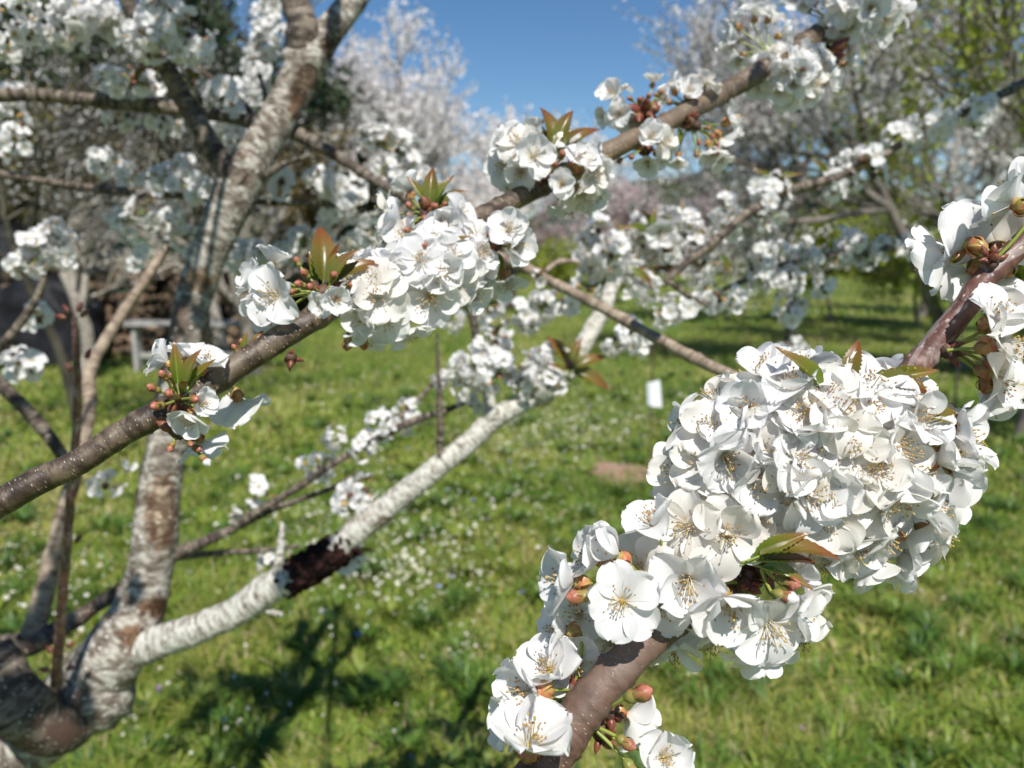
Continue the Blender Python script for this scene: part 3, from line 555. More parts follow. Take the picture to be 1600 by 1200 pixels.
for i in range(26):
    an = i * 2.4; q = math.sqrt((i + .5) / 26); a_, b_ = q * math.cos(an), q * math.sin(an)
    if i % 26 < 17: x, y = 1238 + 78 * a_, 118 - 48 * b_
    else: x, y = 1182 + 42 * a_, 62 - 42 * b_
    fl.append((x, y, -.03 * (1 - q) + .008, (a_ * .9 + rnd.gauss(0, .3), b_ * .8 + rnd.gauss(0, .3), .75 * (1 - q * q) + .15), rnd.choice([0, 1, 2, 3, 4, 7, 8]), .88))
grp(midb, 1215, 98, .67, fl, [(1250, 110, -.03, (.2, -.2, .9), 0, .8)], [], 15, r=.007)
fl = []
for i in range(15):
    an = i * 2.4; q = math.sqrt((i + .5) / 15); a_, b_ = q * math.cos(an), q * math.sin(an)
    fl.append((1350 + 58 * a_, 12 - 48 * b_, -.03 * (1 - q), (a_ * .9 + rnd.gauss(0, .3), b_ * .8 + rnd.gauss(0, .3), .75 * (1 - q * q) + .15), rnd.choice([0, 1, 2, 3, 4, 7, 8]), 1.0))
fl += [(1262, 12, .01, (-.5, .5, .6), 3, .9), (1245, 0, .01, (-.6, .2, .5), 1, .9), (1275, 0, 0, (-.1, .6, .6), 7, .9)]
grp(midb, 1310, 40, .70, fl, [], [], 16, r=.007)
grp(midb, 1292, 95, .71, [(1322, 100, -.01, (.9, .1, .3), 6, .8)], [], [], 17, r=.011, nsp=12)

# ================================================================== MAIN TREE (left, grey-white bark) and its neighbours
def lowflower(seed, el, curl):
    mb = petals_mb(seed, el, curl, 1.0, 6, 6, 1.0); g = np.random.default_rng(seed)
    for i in range(6):
        a = g.uniform(0, 6.3); r = g.uniform(.001, .006); z = g.uniform(.005, .009)
        tube(mb, [(0, 0, 0), (r * math.cos(a), r * math.sin(a), z)], [.00025, .00025], 3, 1, caps=False)
        knob(mb, (r * math.cos(a), r * math.sin(a), z), .0005, 2, n=3)
    knob(mb, (0, 0, 0), .0017, 3, stretch=(1, 1, .5), n=5)
    tube(mb, [(0, 0, 0.0004), (0, 0, -.003), (0, 0, -.007)], [.0027, .0029, .0008], 7, 4, caps=False)
    return mb
LF = [lowflower(700 + i, e, c) for i, (e, c) in enumerate([(.25, .1), (.45, .3), (.55, .2), (.7, .4), (.35, .4), (.15, .0)])]
CM = [PETAL, FILAM, ANTHER, CUP, CALYX, STALK, BUDM, LEAF, SPURM, SCALE]
LBUD = bud_mb(1, 0); LLEAF = leaf_mb(5, .028, .011, .8, .5, n=9)
def cluster_mesh(seed, nf, nb, nl, rad=.026, up=.3, cone=1.0):
    g = random.Random(seed); mb = MB()
    knob(mb, (0, 0, 0), .005, 8, seed=seed, n=7)
    for i in range(nf):
        z = g.uniform(-.55 * cone, 1); a = i * 2.4 + g.uniform(-.4, .4); s_ = math.sqrt(max(0, 1 - z * z))
        d = Vector((s_ * math.cos(a), s_ * math.sin(a), z + up * .3)).normalized()
        p = d * rad * g.uniform(.85, 1.25); f = (d + Vector([g.gauss(0, .3) for _ in range(3)])).normalized()
        M_ = orient(p, f, g.uniform(0, 6.3), g.uniform(.85, 1.05)); mb.merge(g.choice(LF), M_)
        e = M_ @ Vector((0, 0, -.007)); tube(mb, bez((0, 0, 0), e * .5 + d * .002, e, 4), [.0008, .0007, .0007, .0008], 4, 5, caps=False)
    for i in range(nb):
        d = Vector((g.gauss(0, 1), g.gauss(0, 1), g.gauss(.4, 1))).normalized(); p = d * rad * g.uniform(.4, .8)
        M_ = orient(p, d, 0, g.uniform(.6, .85))
        for v, f, m, c, t in LBUD.parts():
            A = np.array(M_); mb.add(v @ A[:3, :3].T + A[:3, 3], f, 6, c, t)
        tube(mb, [(0, 0, 0), p], [.0008, .0008], 4, 5, caps=False)
    for i in range(nl):
        d = Vector((g.gauss(0, .5), g.gauss(0, .5), 1)).normalized(); x = d.orthogonal().normalized(); x = Quaternion(d, g.uniform(0, 6.3)) @ x; z = x.cross(d)
        M_ = Matrix.Translation(d * rad * .3) @ Matrix((x, d, z)).transposed().to_4x4() @ Matrix.Scale(g.uniform(.7, 1.1), 4)
        A = np.array(M_)
        for v, f, m, c, t in LLEAF.parts(): mb.add(v @ A[:3, :3].T + A[:3, 3], f, 7, c, t)
    return mb.mesh("blossom_cluster", CM)
CLF = [cluster_mesh(i, n, b, l) for i, (n, b, l) in enumerate([(14, 1, 0), (13, 1, 1), (16, 0, 0), (12, 1, 0), (17, 1, 0)])]      # full
CLM = [cluster_mesh(20 + i, n, b, l, .024) for i, (n, b, l) in enumerate([(9, 1, 1), (8, 1, 0), (8, 2, 1), (10, 0, 0)])]              # medium
CLS = [cluster_mesh(40 + i, n, b, l, .016) for i, (n, b, l) in enumerate([(4, 1, 0), (3, 2, 1), (4, 0, 0)])]                   # small
CLB = [cluster_mesh(60 + i, n, b, l, .016) for i, (n, b, l) in enumerate([(1, 8, 2), (2, 9, 3), (0, 4, 1)])]                   # buds
class Tree(Branch):
    k = .94
    def cl(s, kind, x, y, d, sc=1.0, name="blossom_cluster"):
        me = rnd.choice({'F': CLF, 'M': CLM, 'S': CLS, 'B': CLB}[kind])
        q = Quaternion((rnd.gauss(0, 1), rnd.gauss(0, 1), rnd.gauss(0, 1), rnd.gauss(0, 1))); q.normalize()
        if kind == 'B': q = Vector((rnd.gauss(0, .3), rnd.gauss(0, .3), 1)).to_track_quat('Z', 'Y')
        M_ = Matrix.Translation(P(x, y, d)) @ q.to_matrix().to_4x4() @ Matrix.Scale(sc * s.k, 4)
        return link("bud_cluster" if kind == 'B' else name, me, s.root, s.M(M_))
    def wood(s, name, specs, m, step=.006, sides=12, rough=.05, freq=90, seed=0, label=None):
        for i, sp in enumerate(specs):
            mb = MB(); limb(mb, sp, step, sides, 0, rough=rough, freq=freq, seed=seed + i)
            o = s.put(name if i == 0 or name in ("twig", "stub", "limb") else "side_twig", mb, [m], label if i == 0 else None)
        return o
base = P(-150, 1400, 1.12); base.z = 0
tree = Tree("cherry_tree", base, "mottled grey and white barked cherry tree with forking limbs and blossom, left of the meadow", "tree")
# trunk: rises outside the frame, bends at the fork, then runs up to the top of the picture
gpt = lambda dx, dy, z, r: (base.x + dx, base.y + dy, z, r)
q = [gpt(0, 0, -.1, .10), gpt(0, 0, .25, .085)]
for x, y, d, wd in [(-60, 1240, 1.10, 150), (60, 1145, 1.08, 118), (120, 1085, 1.07, 118), (175, 1025, 1.06, 116), (212, 965, 1.07, 92), (232, 900, 1.08, 80), (243, 830, 1.08, 76), (250, 760, 1.09, 73), (262, 690, 1.09, 68), (276, 600, 1.10, 64),
                    (292, 520, 1.10, 64), (308, 450, 1.11, 66), (335, 375, 1.11, 70), (372, 292, 1.12, 82), (405, 235, 1.13, 72), (440, 175, 1.14, 68), (475, 105, 1.15, 72), (510, 55, 1.16, 60), (548, 5, 1.18, 54), (600, -80, 1.20, 50)]:
    q.append((*P(x, y, d), wd / 2 * d / F))
q = catmull(q, .006); mb = MB(); tube(mb, q[:, :3], q[:, 3] * np.linspace(1.0, .77, len(q)), 36, 0, rough=.03, freq=55, seed=3)
for (x, y, d, r) in [(385, 265, 1.12, .030), (478, 95, 1.15, .032), (150, 1085, 1.06, .052)]: knob(mb, P(x, y, d), r, 0, seed=int(x), n=10)
# bark wounds and brown patches where the old bark has come away
Vt = mb.v[0]; Ct = mb.c[0]; rel = Vt - np.array(CAMP); zc = rel @ np.array(FWD); sx_ = 800 + F * (rel @ np.array(RT)) / zc; sy_ = 600 - F * (rel @ np.array(UP)) / zc
axis = np.repeat(q[:, :3], 36, 0); front = ((Vt - axis) @ np.array(-FWD)) > 0
def wound(cx, cy, a, b, tilt, col, inner=None, sd_=0):
    c_, s_ = math.cos(tilt), math.sin(tilt); u = ((sx_ - cx) * c_ + (sy_ - cy) * s_) / a; v = (-(sx_ - cx) * s_ + (sy_ - cy) * c_) / b
    rr = np.sqrt(u * u + v * v) + .12 * np.sin(sx_ * .35 + sd_) + .12 * np.sin(sy_ * .3 + sx_ * .15); m = front & (rr < 1); Ct[m] = col
    if inner is not None: Ct[front & (rr < .62)] = inner
wound(252, 800, 25, 62, .02, (.62, .47, .38), (.95, .82, .68)); wound(490, 108, 19, 62, .55, (.45, .35, .29), None, 2); wound(462, 165, 11, 22, .5, (.5, .34, .26), None, 1)
wound(240, 950, 24, 16, 0, (.45, .29, .21), None, 3); wound(218, 1005, 40, 22, .5, (.45, .29, .21), None, 4); wound(140, 1110, 40, 30, -.4, (.62, .48, .38), None, 5); wound(310, 440, 24, 18, 0, (.8, .6, .45), None, 6); wound(378, 262, 20, 26, 0, (.55, .42, .36), None, 7)
tree.put("trunk", mb, [BARK_TRUNK])
tree.wood("limb", [[(205, 1015, 1.06, 60), (250, 1003, 1.05, 52), (310, 982, 1.04, 48), (370, 955, 1.035, 46), (425, 917, 1.03, 50), (470, 895, 1.03, 44), (520, 862, 1.03, 41), (570, 820, 1.03, 40), (620, 780, 1.035, 38), (680, 733, 1.04, 35),
                    (735, 690, 1.05, 33), (775, 652, 1.06, 33), (815, 632, 1.07, 28), (862, 618, 1.09, 18)]], BARK_WHITE, .003, 28, .04, 130, 7, "white-barked limb with brown patches")
tree.wood("stub", [[(768, 655, 1.05, 24), (765, 632, 1.05, 20), (762, 610, 1.05, 16)], [(432, 915, 1.02, 22), (437, 870, 1.02, 15), (440, 838, 1.02, 10), (441, 815, 1.02, 4)], [(408, 948, 1.035, 12), (425, 957, 1.03, 9), (442, 960, 1.03, 8)]], BARK_WHITE, .004, 10)
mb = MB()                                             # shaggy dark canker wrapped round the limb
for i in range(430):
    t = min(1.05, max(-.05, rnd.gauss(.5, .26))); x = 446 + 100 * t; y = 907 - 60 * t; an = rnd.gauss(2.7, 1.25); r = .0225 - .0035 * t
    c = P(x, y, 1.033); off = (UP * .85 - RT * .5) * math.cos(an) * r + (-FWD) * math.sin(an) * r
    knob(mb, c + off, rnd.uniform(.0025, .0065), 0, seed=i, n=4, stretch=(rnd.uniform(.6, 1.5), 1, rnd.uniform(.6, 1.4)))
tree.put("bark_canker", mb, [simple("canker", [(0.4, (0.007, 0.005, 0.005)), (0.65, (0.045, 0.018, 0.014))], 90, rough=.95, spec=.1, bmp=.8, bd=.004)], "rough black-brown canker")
tree.wood("limb", [[(375, 285, 1.11, 50), (352, 262, 1.10, 38), (325, 220, 1.09, 34), (290, 160, 1.08, 31), (262, 110, 1.07, 29), (238, 70, 1.06, 27), (205, 15, 1.05, 26), (190, -30, 1.04, 24)]], BARK_GREY, .005, 16, .04, 90, 17)
tree.wood("limb", [[(400, 195, 1.15, 28), (380, 188, 1.16, 20), (330, 180, 1.17, 17), (270, 170, 1.17, 20), (200, 162, 1.17, 24), (130, 155, 1.17, 20), (60, 148, 1.16, 20), (-20, 150, 1.16, 22)]], BARK_GREY, .005, 16, .05, 90, 27)
tree.wood("limb", [[(470, 90, 1.15, 52), (474, 50, 1.14, 52), (465, 15, 1.14, 46), (452, -25, 1.14, 44)]], BARK_GREY, .005, 16, .06, 90, 37)
tree.wood("limb", [[(440, 195, 1.16, 26), (470, 212, 1.16, 22), (520, 240, 1.15, 18), (570, 272, 1.14, 17), (620, 302, 1.13, 16), (655, 325, 1.12, 15)]], BARK_GREY, .005, 12, .06, 90, 47)
tree.wood("twig", [[(-20, 268, 1.25, 14), (60, 282, 1.25, 13), (130, 292, 1.25, 12), (200, 300, 1.25, 15), (255, 303, 1.25, 12), (330, 312, 1.26, 10), (420, 316, 1.26, 11), (520, 318, 1.27, 10)], [(200, 300, 1.25, 10), (228, 322, 1.25, 8)]], BARK_GREY, .006, 9)
tree.wood("twig", [[(400, 285, 1.12, 16), (440, 258, 1.12, 10), (485, 243, 1.12, 7)], [(405, 200, 1.17, 12), (380, 160, 1.18, 10), (340, 130, 1.2, 9), (290, 90, 1.22, 8)], [(425, 185, 1.2, 10), (412, 140, 1.22, 8), (405, 115, 1.22, 7)]], BARK_GREY, .006, 8)
tree.wood("limb", [[(205, 912, 1.08, 22), (160, 940, 1.08, 22), (115, 970, 1.08, 26), (60, 1000, 1.07, 36), (10, 1012, 1.06, 40), (-60, 1010, 1.05, 42)]], BARK_GREY, .005, 14, .06, 90, 57)
tree.wood("limb", [[(50, 995, 1.07, 36), (68, 930, 1.08, 30), (82, 870, 1.09, 26), (100, 800, 1.1, 24), (122, 720, 1.12, 22), (140, 640, 1.14, 20), (141, 580, 1.16, 20), (175, 515, 1.18, 17), (225, 440, 1.2, 15), (262, 385, 1.22, 13)]], BARK_TAN, .006, 12, .05, 70, 67)
tree.wood("limb", [[(-40, 560, 1.02, 22), (0, 600, 1.02, 20), (45, 645, 1.03, 21), (90, 700, 1.03, 19), (112, 745, 1.05, 16)], [(-20, 560, 1.1, 18), (20, 520, 1.1, 14), (55, 470, 1.1, 12), (70, 430, 1.1, 10)]], BARK_GREY, .005, 12, .05, 90, 77)
tree.wood("limb", [[(-30, 1030, .96, 92), (15, 1085, .96, 88), (60, 1130, .98, 84), (105, 1138, 1.02, 70), (150, 1100, 1.06, 60)]], BARK_GREY, .005, 22, .03, 60, 87, "dark bowed limb")
tree.wood("limb", [[(-60, 1170, 1.15, 58), (0, 1165, 1.13, 50), (40, 1158, 1.1, 34), (70, 1140, 1.08, 20)]], BARK_TAN, .005, 14, .06, 90, 97)
tree.wood("twig", [[(268, 868, 1.09, 24), (310, 850, 1.09, 18), (360, 828, 1.1, 15), (415, 800, 1.12, 12), (470, 780, 1.14, 9), (520, 762, 1.15, 8), (562, 738, 1.16, 6)], [(360, 828, 1.1, 12), (410, 795, 1.1, 12), (460, 765, 1.1, 12), (520, 725, 1.1, 12), (580, 690, 1.1, 11), (640, 660, 1.1, 12), (700, 640, 1.1, 10), (745, 620, 1.1, 8)],
                   [(575, 690, 1.1, 8), (625, 650, 1.12, 9), (665, 612, 1.13, 8), (690, 580, 1.13, 6)], [(270, 872, 1.1, 12), (340, 864, 1.12, 9), (410, 860, 1.14, 8), (470, 853, 1.15, 5)]], BARK_GREY, .006, 8, .08)
tree.wood("twig", [[(687, 722, 1.035, 9), (688, 680, 1.03, 11), (687, 620, 1.03, 9), (684, 560, 1.03, 6), (683, 520, 1.03, 4)]], BARK_GREY, .004, 8, .12, 200, 5)
tree.wood("twig", [[(88, 1070, .98, 18), (92, 1010, .96, 15), (97, 940, .94, 15), (104, 860, .92, 14), (112, 760, .9, 14), (120, 660, .88, 13), (120, 570, .86, 12), (116, 495, .85, 9)]], BARK_TWIG, .004, 10, .05, 150, 9, "slim reddish upright shoot with buds")
for x, y, d_ in [(110, 490, (-.6, .7, 0)), (122, 488, (.3, .9, 0)), (104, 497, (-.9, .2, .1)), (126, 495, (.7, .6, .1))]:
    sm = MB(); t = np.linspace(0, 1, 6)
    tube(sm, np.stack([0 * t, 0 * t, .013 * t], 1), .0032 * np.array([.5, .9, 1, .85, .5, .08]), 8, 0, caps=False); b_ = MB(); b_.merge(sm, orient(P(x, y, .85), D(*d_), 0)); tree.put("leaf_bud", b_, [SCALE])
for x, y, d_ in [(135, 560, (.4, .9, .1)), (114, 582, (-.5, .8, .2)), (84, 1020, (-.7, .6, 0)), (105, 1012, (.7, .6, 0)), (78, 1048, (-.9, .3, .2)), (104, 1045, (.9, .3, .2)), (118, 848, (.6, .8, 0))]:
    sm = MB(); t = np.linspace(0, 1, 6)
    tube(sm, np.stack([0 * t, 0 * t, .013 * t], 1), .0036 * np.array([.5, .9, 1, .85, .5, .08]), 8, 0, caps=False); b_ = MB(); b_.merge(sm, orient(P(x, y, .88 if y < 700 else .95), D(*d_), 0)); tree.put("leaf_bud", b_, [SCALE])
tree.wood("twig", [[(728, 445, 1.08, 16), (738, 490, 1.08, 14), (745, 545, 1.08, 10)], [(850, 425, 1.1, 10), (872, 408, 1.1, 9), (905, 408, 1.1, 6)]], BARK_GREY, .006, 8)
T_CL = """F 225 45 1.0 1|F 262 30 1.0 .95|F 295 55 1.0 1|F 240 70 1.0 .8|M 300 75 1.02 .9|M 110 20 1.05 1.1|F 150 18 1.08 1|M 105 45 1.05 .9|F 180 35 1.1 1|M 30 12 .95 .9|M 45 60 .98 .7|S 8 62 .95 1.1|M 10 75 1 .7|M 60 50 1.02 .6
B 208 128 1.12 1.3|M 185 128 1.15 .9|S 235 120 1.15 1.2|B 300 128 1.12 1.1|S 350 145 1.12 1.2|M 200 180 1.2 .8|M 255 185 1.2 .9|S 180 190 1.2 1|S 15 140 1.2 1|S 12 190 1.2 1.4|M 22 228 1.15 .9
M 350 212 1.25 1.2|M 375 218 1.25 1|F 160 255 1.28 .8|M 200 272 1.28 .9|M 262 290 1.25 1|F 300 295 1.25 1.1|M 285 262 1.25 .7|F 230 330 1.25 1|F 265 345 1.25 .8|M 190 345 1.28 .8|F 65 395 1.15 1|F 100 385 1.15 .95|M 40 415 1.15 .9|M 85 368 1.15 .8
M 290 370 1.3 .9|S 215 405 1.3 1|M 300 395 1.3 .6|F 372 402 1.3 .85|F 405 395 1.3 .9|M 440 400 1.3 .9|F 475 385 1.3 .95|M 500 375 1.3 .8|M 385 215 1.3 .6|S 440 285 1.2 1.3|F 540 290 1.25 1.15|M 505 285 1.25 1|F 520 320 1.28 1
F 590 225 1.2 .95|M 620 235 1.2 1|M 640 268 1.2 .9|M 665 285 1.22 .9|M 600 262 1.2 .7|F 560 325 1.2 .9|M 585 355 1.2 .9|M 620 290 1.2 .8|M 555 380 1.3 .7
F 745 570 1.05 1|F 780 585 1.04 1|F 815 575 1.06 .9|M 765 545 1.05 .9|F 850 598 1.07 .85|M 825 600 1.06 .8|B 775 530 1.05 1|M 730 600 1.06 .8|M 850 560 1.08 .7|B 890 570 1.06 1.6
M 810 490 1.2 .9|M 845 480 1.2 .9|S 880 470 1.2 1.2|M 825 505 1.2 .7|S 735 632 1.1 .8|M 690 590 1.14 .6|M 640 655 1.13 .9|M 592 662 1.1 .8|M 525 688 1.11 .6|M 568 698 1.1 .75|M 498 730 1.11 .85|S 405 765 1.12 .9|S 548 775 1.04 1.2|S 572 765 1.04 1|S 365 808 1.1 .5
M 760 480 1.15 .9|M 740 430 1.2 .9|M 705 500 1.2 .7|S 60 500 1.2 1.2|S 45 580 1.15 1.3|S 30 560 1.15 1|S 165 760 1.1 1.1|S 200 728 1.2 .5|M 425 878 1.15 .7|S 550 866 1.1 1.2"""
for ln in T_CL.replace("\n", "|").split("|"):
    k, x, y, d, sc = ln.split(); tree.cl(k, float(x), float(y), float(d), float(sc))
# bright flower-laden shoot standing beside the trunk, a part of the same tree: its own dense flower spike
def spike(tr, pts, m, seed):
    mb = MB(); g = random.Random(seed)
    for x, y, d in pts:
        c = P(x, y, d)
        for i in range(5):
            dv = Vector([g.gauss(0, 1) for _ in range(3)]).normalized(); mb.merge(g.choice(LF), orient(c + dv * .02, (dv + Vector([g.gauss(0, .3) for _ in range(3)])).normalized(), 0, g.uniform(.8, 1)))
    return tr.put("flower_spike", mb, CM)
spike(tree, [(396 + 6 * math.sin(i) + i * 2.4, 155 - 12 * i, 1.35) for i in range(15)], None, 1)
spike(tree, [(378 + i * 3, 165 - 10 * i, 1.36) for i in range(6)], None, 2)

# unseen crown added to the same tree, twigs set sunward of spots to shade
def toward_sun(x, y, d, t): return P(x, y, d) + SUNV * t
CAST = [(296, 500, 1.1, .85, 4), (312, 520, 1.1, .8, 4), (60, 1110, .97, 1.5, 4), (15, 1080, .97, 1.5, 4), (90, 1145, 1.0, 1.55, 3), (80, 880, 1.09, 1.3, 4), (75, 930, 1.08, 1.3, 4), (100, 960, 1.08, 1.35, 3), (60, 660, 1.03, 1.0, 3), (500, 885, 1.03, 1.1, 3), (475, 895, 1.03, 1.15, 3), (180, 935, 1.08, 1.2, 2), (1180, 120, .66, .5, 1), (1280, 60, .7, .5, 3)]
mb = MB(); mc_ = MB(); g_ = random.Random(4); hub = P(600, -80, 1.2) + Vector((0, -.15, .55))
mt_ = MB(); tube(mt_, bez(P(600, -80, 1.2), P(640, -260, 1.15), hub, 14), np.linspace(.024, .016, 14), 12, 0, rough=.05); tree.put("shade_caster_limb", mt_, [BARK_GREY])
for x, y, d, t, n in CAST:
    c = toward_sun(x, y, d, t); pth = bez(hub, (hub + c) / 2 + Vector((0, 0, .12)), c, 14); tw_ = MB(); tube(tw_, pth, np.linspace(.008, .004, 14), 8, 0, rough=.08, seed=n); tree.put("shade_caster_twig", tw_, [BARK_GREY])
    for i in range(n):
        dv = Vector([g_.gauss(0, 1) for _ in range(3)]).normalized() * .022 * n ** .5
        for k in range(4): dd = Vector([g_.gauss(0, 1) for _ in range(3)]).normalized(); mc_.merge(g_.choice(LF), orient(c + dv + dd * .016, dd, 0, 1.0))
tree.put("shade_caster_blossom", mc_, CM)
# larger unfolding leaves
for x, y, d, al, u_, k, sc in [(888, 578, 1.06, (-.3, .9, .1), (.5, .2, .8), 2, 1.7), (892, 575, 1.06, (.25, .95, .1), (-.4, 0, .9), 0, 1.5), (895, 578, 1.05, (.8, .55, .1), (-.2, .5, .8), 2, 1.6), (895, 582, 1.05, (.95, -.2, .2), (0, .5, .8), 2, 1.7), (885, 580, 1.05, (-.8, .3, .2), (0, .5, .8), 3, 1.5)]:
    tree.leaf(P(x, y, d), D(*al), D(*u_), k, sc)

# branches reaching in from the tree on the right (outside the frame)
rb = Tree("cherry_branch", P(1620, 120, 1.2), "thin leafy cherry branch of small blossoms, seen against the far right orchard tree", "branch"); rb.k = .95
rb.wood("branch_wood", [[(1640, 110, 1.2, 16), (1540, 160, 1.18, 14), (1470, 190, 1.16, 12), (1400, 230, 1.14, 12), (1350, 258, 1.12, 14), (1290, 282, 1.1, 14), (1230, 300, 1.1, 16), (1165, 335, 1.08, 14), (1120, 375, 1.08, 14), (1060, 420, 1.08, 13), (1035, 445, 1.08, 12)],
                        [(1120, 375, 1.08, 8), (1080, 385, 1.1, 8), (1040, 390, 1.1, 7)], [(1045, 440, 1.08, 9), (1075, 462, 1.08, 9), (1105, 478, 1.1, 5)]], BARK_GREY, .006, 10, .08)
for ln in """M 1400 212 1.14 .8|M 1440 205 1.14 .8|M 1470 195 1.14 .8|M 1525 175 1.15 .9|M 1522 200 1.15 .6|S 1345 250 1.1 1.2|M 1320 252 1.12 .6|S 1365 275 1.1 1|B 1365 262 1.1 1|S 1300 290 1.12 1.1|B 1290 278 1.12 1.2|M 1205 300 1.1 .9|B 1215 290 1.1 1|M 1200 330 1.1 .9|M 1135 330 1.12 .9|M 1145 360 1.12 .8
F 930 385 1.08 .9|M 955 400 1.06 1|M 930 415 1.08 .8|M 1005 385 1.1 .9|M 1015 362 1.1 .9|B 1020 365 1.1 1.5|M 1050 345 1.1 .8|F 1075 365 1.1 .9|F 1085 395 1.1 .9|M 1100 410 1.1 .8|M 1040 392 1.1 .9|M 985 420 1.1 .8|M 1005 455 1.08 .8|B 1000 432 1.08 .9|S 920 452 1.08 .9|M 1080 350 1.12 .7|B 975 375 1.1 1.2|S 935 360 1.08 1|M 1055 375 1.1 .8
F 960 530 1.05 .7|M 985 520 1.05 .7|S 1000 540 1.1 1|M 1045 488 1.1 .8|S 1120 460 1.1 1.2|S 1065 480 1.1 1""".replace("\n", "|").split("|"):
    k, x, y, d, sc = ln.split(); rb.cl(k, float(x), float(y), float(d), float(sc))
for x, y, d, al, u_, k, sc in [(1012, 362, 1.08, (-.95, .2, .1), (0, .5, .8), 1, 1.7), (1020, 358, 1.08, (.1, .95, .1), (-.4, 0, .9), 1, 1.3), (1025, 362, 1.08, (.95, .2, .1), (0, .5, .8), 1, 1.5), (985, 420, 1.06, (.8, -.5, .1), (0, .5, .8), 0, 1.3), (1205, 285, 1.1, (-.7, .6, .1), (0, .5, .8), 1, 1.4), (1215, 282, 1.1, (.9, .3, .1), (0, .5, .8), 1, 1.5), (1222, 290, 1.1, (.95, -.1, .1), (0, .5, .8), 1, 1.2),
                             (1290, 275, 1.12, (-.6, .8, .1), (0, .3, .9), 1, 1.3), (1300, 280, 1.12, (.3, .9, .1), (0, .3, .9), 1, 1.2), (1368, 270, 1.1, (.7, -.6, .1), (0, .5, .8), 1, 1.2), (1062, 340, 1.1, (.1, .95, .1), (.5, 0, .9), 1, 1.1), (1125, 400, 1.08, (.5, -.8, .1), (0, .5, .8), 1, 1.2)]:
    rb.leaf(P(x, y, d), D(*al), D(*u_), k, sc)
rc = Tree("cherry_branch", P(1560, 370, 1.3), "level twiggy cherry branch with a hanging shaded blossom spray, low over the far grass", "branch"); rc.k = .86
rc.wood("branch_wood", [[(1640, 352, 1.3, 14), (1560, 368, 1.3, 14), (1440, 382, 1.3, 11), (1370, 392, 1.28, 10), (1290, 400, 1.26, 10), (1220, 415, 1.24, 10), (1160, 440, 1.22, 9), (1130, 452, 1.2, 7)], [(1232, 415, 1.24, 9), (1240, 460, 1.24, 8), (1232, 510, 1.24, 8), (1226, 565, 1.24, 7)]], BARK_GREY, .006, 9, .1)
for ln in """M 1190 405 1.22 .9|M 1185 430 1.22 .8|M 1215 395 1.24 .8|M 1262 390 1.25 .8|M 1265 405 1.25 .7|M 1325 378 1.26 .9|M 1340 392 1.26 .8|M 1312 395 1.26 .8|M 1355 400 1.26 .8|M 1385 385 1.28 .8|M 1425 390 1.28 .7|S 1430 372 1.28 1.1|F 1230 438 1.23 .9|M 1215 445 1.23 .8|M 1232 492 1.24 .9|M 1245 480 1.24 .8|M 1285 448 1.25 .8|M 1222 555 1.24 .9|M 1240 545 1.24 .8|S 1140 465 1.2 1.2|B 1175 420 1.2 .9|S 1125 470 1.2 1""".replace("\n", "|").split("|"):
    k, x, y, d, sc = ln.split(); rc.cl(k, float(x), float(y), float(d), float(sc))
rd = Tree("cherry_branch", P(1260, 650, .66), "bare grey-brown branch slanting down to the right, passing behind the big ball of blossom", "branch")
rd.wood("branch_wood", [[(775, 400, .98, 16), (815, 415, .95, 16), (845, 432, .93, 16), (885, 452, .9, 16), (930, 475, .87, 17), (975, 500, .84, 18), (1020, 525, .81, 18), (1065, 550, .78, 20), (1110, 572, .75, 19), (1160, 596, .72, 20), (1260, 650, .66, 22)], [(845, 430, .93, 9), (865, 414, .93, 9), (880, 408, .93, 8), (905, 410, .94, 5)]], BARK_TAN, .004, 12, .07, 120, 3)
for x, y, d, sc in [(842, 428, .92, .5), (838, 440, .92, .5)]: rd.cl('B', x, y, d, sc)
for kx in [(960, 492, .845), (1090, 560, .765)]:
    mb = MB(); knob(mb, P(*kx), .006, 0, seed=1); rd.put("knot", mb, [BARK_TAN])
re_ = Tree("cherry_branch", P(965, 455, 1.35), "short pale-barked branch rising behind the slanting bare branch", "branch")
re_.wood("branch_wood", [[(885, 590, 1.3, 22), (905, 550, 1.32, 26), (925, 515, 1.34, 28), (945, 480, 1.36, 24), (955, 450, 1.38, 22), (975, 415, 1.4, 18)]], BARK_WHITE, .006, 14, .06)

